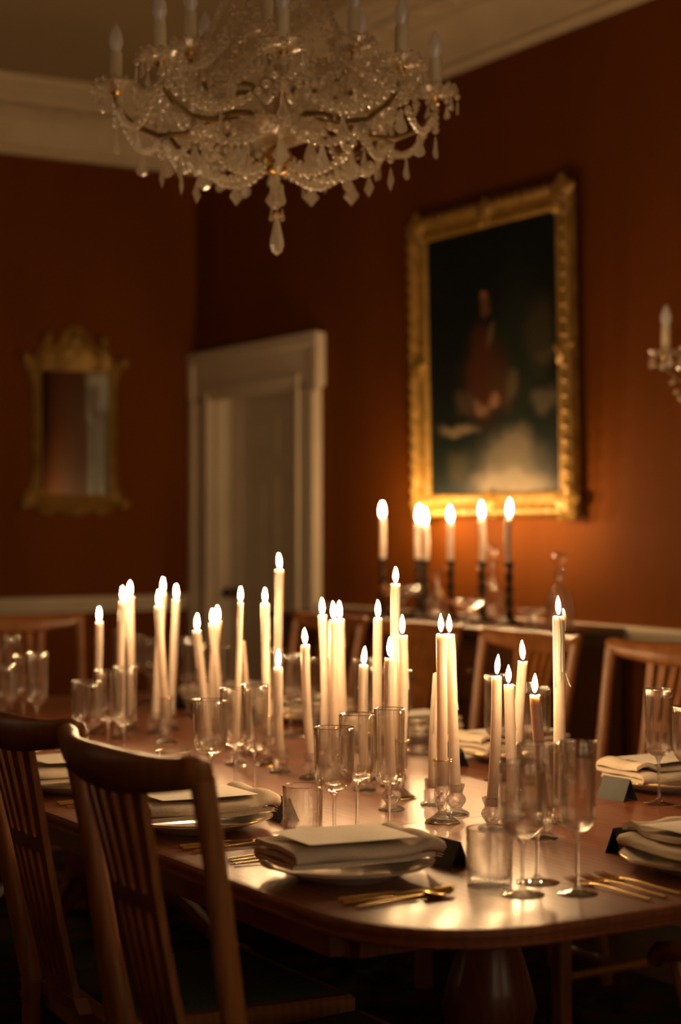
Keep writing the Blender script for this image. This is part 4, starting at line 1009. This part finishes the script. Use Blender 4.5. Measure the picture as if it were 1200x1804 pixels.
for (a, R, z) in low:
    pts = [P(r, a, zz) for r, zz in ((.055, 2.360), (.10, 2.385), (.16, 2.375), (.23, 2.345), (.30, 2.340), (.36, 2.365), (.395, 2.40), (R, z - .025))]
    chpart(MB().tube(pts, [.0075, .008, .008, .008, .0075, .007, .0065, .006], 6), 'arm', 'old_brass', angle=20)
    lamp(a, R, z, 0)
    e = P(R, a, z - .024); n = 5
    for j in range(1, n): BEADS.append((e - Vector((0, 0, .016 * j)), .95))
    hang('crystal_drop', PEAR, e - Vector((0, 0, .016 * n - .004)), a + 1.0)
    e = P(.29, a, 2.338)
    for j in range(3): BEADS.append((e - Vector((0, 0, .018 + .016 * j)), 1.0))
    hang('crystal_kite', KITE, e - Vector((0, 0, .066)), a + PI / 2 + .3, 1.1)
for (a, R, z) in upp:
    pts = [P(r, a, zz) for r, zz in ((.030, 2.43), (.07, 2.465), (.12, 2.47), (.17, 2.455), (.21, 2.475), (R, z - .025))]
    chpart(MB().tube(pts, .0065, 6), 'arm', 'old_brass', angle=20)
    lamp(a, R, z, 0)
    hang('crystal_drop', PEAR, P(R, a, z - .035), a + .6)
    for j in range(4): BEADS.append((P(R - .055, a, z - .05 - .016 * j), .95))
    hang('crystal_rosette', ROS, P(.14, a, 2.50), a, 1.1, PI / 2)
for k in range(NL):
    (a, R, z), (b, _, _) = low[k], low[(k + 1) % NL]
    if b < a: b += 2 * PI
    mpt = chain(P(R, a, z - .035), P(R, b, z - .035), 15, .085)
    hang('crystal_drop', PEAR, mpt - Vector((0, 0, .006)), (a + b) / 2 + .5)
    c = (a + b) / 2
    mp2 = chain(P(.285, a, 2.33), P(.285, b, 2.33), 12, .055)
    hang('crystal_kite', KITE, mp2 - Vector((0, 0, .006)), c + PI / 2 + .2)
    chain(P(.29, a, 2.325), P(.045, a, 2.262), 14, .055)                  # basket under the arms
    chain(P(.20, a, 2.36), P(.20, b, 2.36), 9, .06)
    chain(P(.10, a, 2.66), P(R - .02, a, z + .005), 19, .07)              # swags from the upper stem
    hang('crystal_drop', PEAR_BIG, P(.20, c, 2.296), c + .4)
    hang('crystal_drop', PEAR_BIG, P(.115, a, 2.335), a + .2)
    hang('crystal_rosette', ROS, P(.30, c, 2.40), c, 1.2, PI / 2)
    hang('crystal_rosette', ROS, P(.17, a, 2.43), a + .5, 1.2, PI / 2)
    chain(P(.13, c, 2.43), P(R - .05, a, 2.43), 11, .05); chain(P(.13, c, 2.43), P(R - .05, b, 2.43), 11, .05)
for k in range(NU):
    (a, R, z), (b, _, _) = upp[k], upp[(k + 1) % NU]
    if b < a: b += 2 * PI
    mpt = chain(P(R, a, z - .035), P(R, b, z - .035), 11, .06); hang('crystal_drop', PEAR, mpt - Vector((0, 0, .006)), (a + b) / 2)
    chain(P(.075, a, 2.90), P(R - .02, a, z + .01), 19, .05)
    chain(P(.06, a, 2.56), P(R - .04, a, z - .03), 8, .03)
    chain(P(.08, a, 2.70), P(.08, b, 2.70), 7, .05)
# bottom tassel
for j in range(5): BEADS.append((Vector((CX, CY, 2.236 - .017 * j)), 1.1))
for j in range(4):
    a = j * PI / 2 + .4; hang('crystal_drop', PEAR, P(.018, a, 2.222), a + PI / 2, .9)
    hang('crystal_drop', SMALL, P(.014, a + .7, 2.160), a, 1.0)
chpart(MB().lathe([(.0005, 2.150), (.010, 2.148), (.014, 2.143), (.010, 2.138), (.0005, 2.136)], 14, (CX, CY, 0)), 'gilt_collar', 'brass')
chpart(MB().lathe([(.0005, 2.135), (.007, 2.128), (.011, 2.110), (.0175, 2.080), (.0185, 2.066), (.013, 2.049), (.0005, 2.040)], 10, (CX, CY, 0)), 'finial_drop', 'crystal', smooth=False)
# the beads nearest the camera hang singly, the rest are one mass
camp = Vector((0, 0, CAM_Z)); BEADS.sort(key=lambda t: (t[0] - camp).length)
for c, s in BEADS[:300]: hang('crystal_bead', BEAD, c, random.random() * 3, s * 1.05)
mass = MB(); bv = [v.co.copy() for v in BEAD.vertices]; bf = [tuple(p.vertices) for p in BEAD.polygons]
for c, s in BEADS[300:]: mass.add([c + v * s * 1.05 for v in bv], bf)
o = chpart(mass, 'crystal_bead_mass', 'crystal', smooth=False); o['kind'] = 'stuff'

# ------------------------------------------------------------------ crystal wall light on the portrait wall
wl = empty('wall_light', (X1, 4.31, 1.87)); tag(wl, 'unlit crystal wall light with candle bulbs beside the portrait', 'wall light')
bp = MB().lathe([(.0005, .022), (.02, .020), (.04, .012), (.055, .004), (.057, 0)], 24).build('backplate', 'brass', wl); bp.rotation_euler = (0, -PI / 2, 0); bp.location = (-.001, 0, 0)
for s in (-1, 0, 1):
    MB().tube([(-.02, 0, 0), (-.08, s * .05, -.03), (-.13, s * .11, -.03), (-.15, s * .15, .01), (-.15, s * .155, .03)], .006, 8).build('arm', 'old_brass', wl)
    q = Vector((-.15, s * .155, .055)); put('bobeche', BOB, wl, q); put('gilt_cup', CUP, wl, q + Vector((0, 0, .006))); put('candle_sleeve', SLEEVE, wl, q + Vector((0, 0, .010))); put('bulb', BULB, wl, q + Vector((0, 0, .0955)))
    for j in range(6):
        b = 2 * PI * j / 6; put('crystal_drop', PEAR, wl, q + Vector((math.cos(b) * .055, math.sin(b) * .055, .005)), (0, 0, b + PI / 2), .8)
for s in (-1, 1):
    for j in range(9):
        t = j / 8; put('crystal_bead', BEAD, wl, (-.14, s * .155 * (1 - t), .01 - .12 * 4 * t * (1 - t) * .8 - .03 * t))
put('crystal_drop', PEAR_BIG, wl, (-.10, 0, -.06), (0, 0, PI / 2), 1.2)
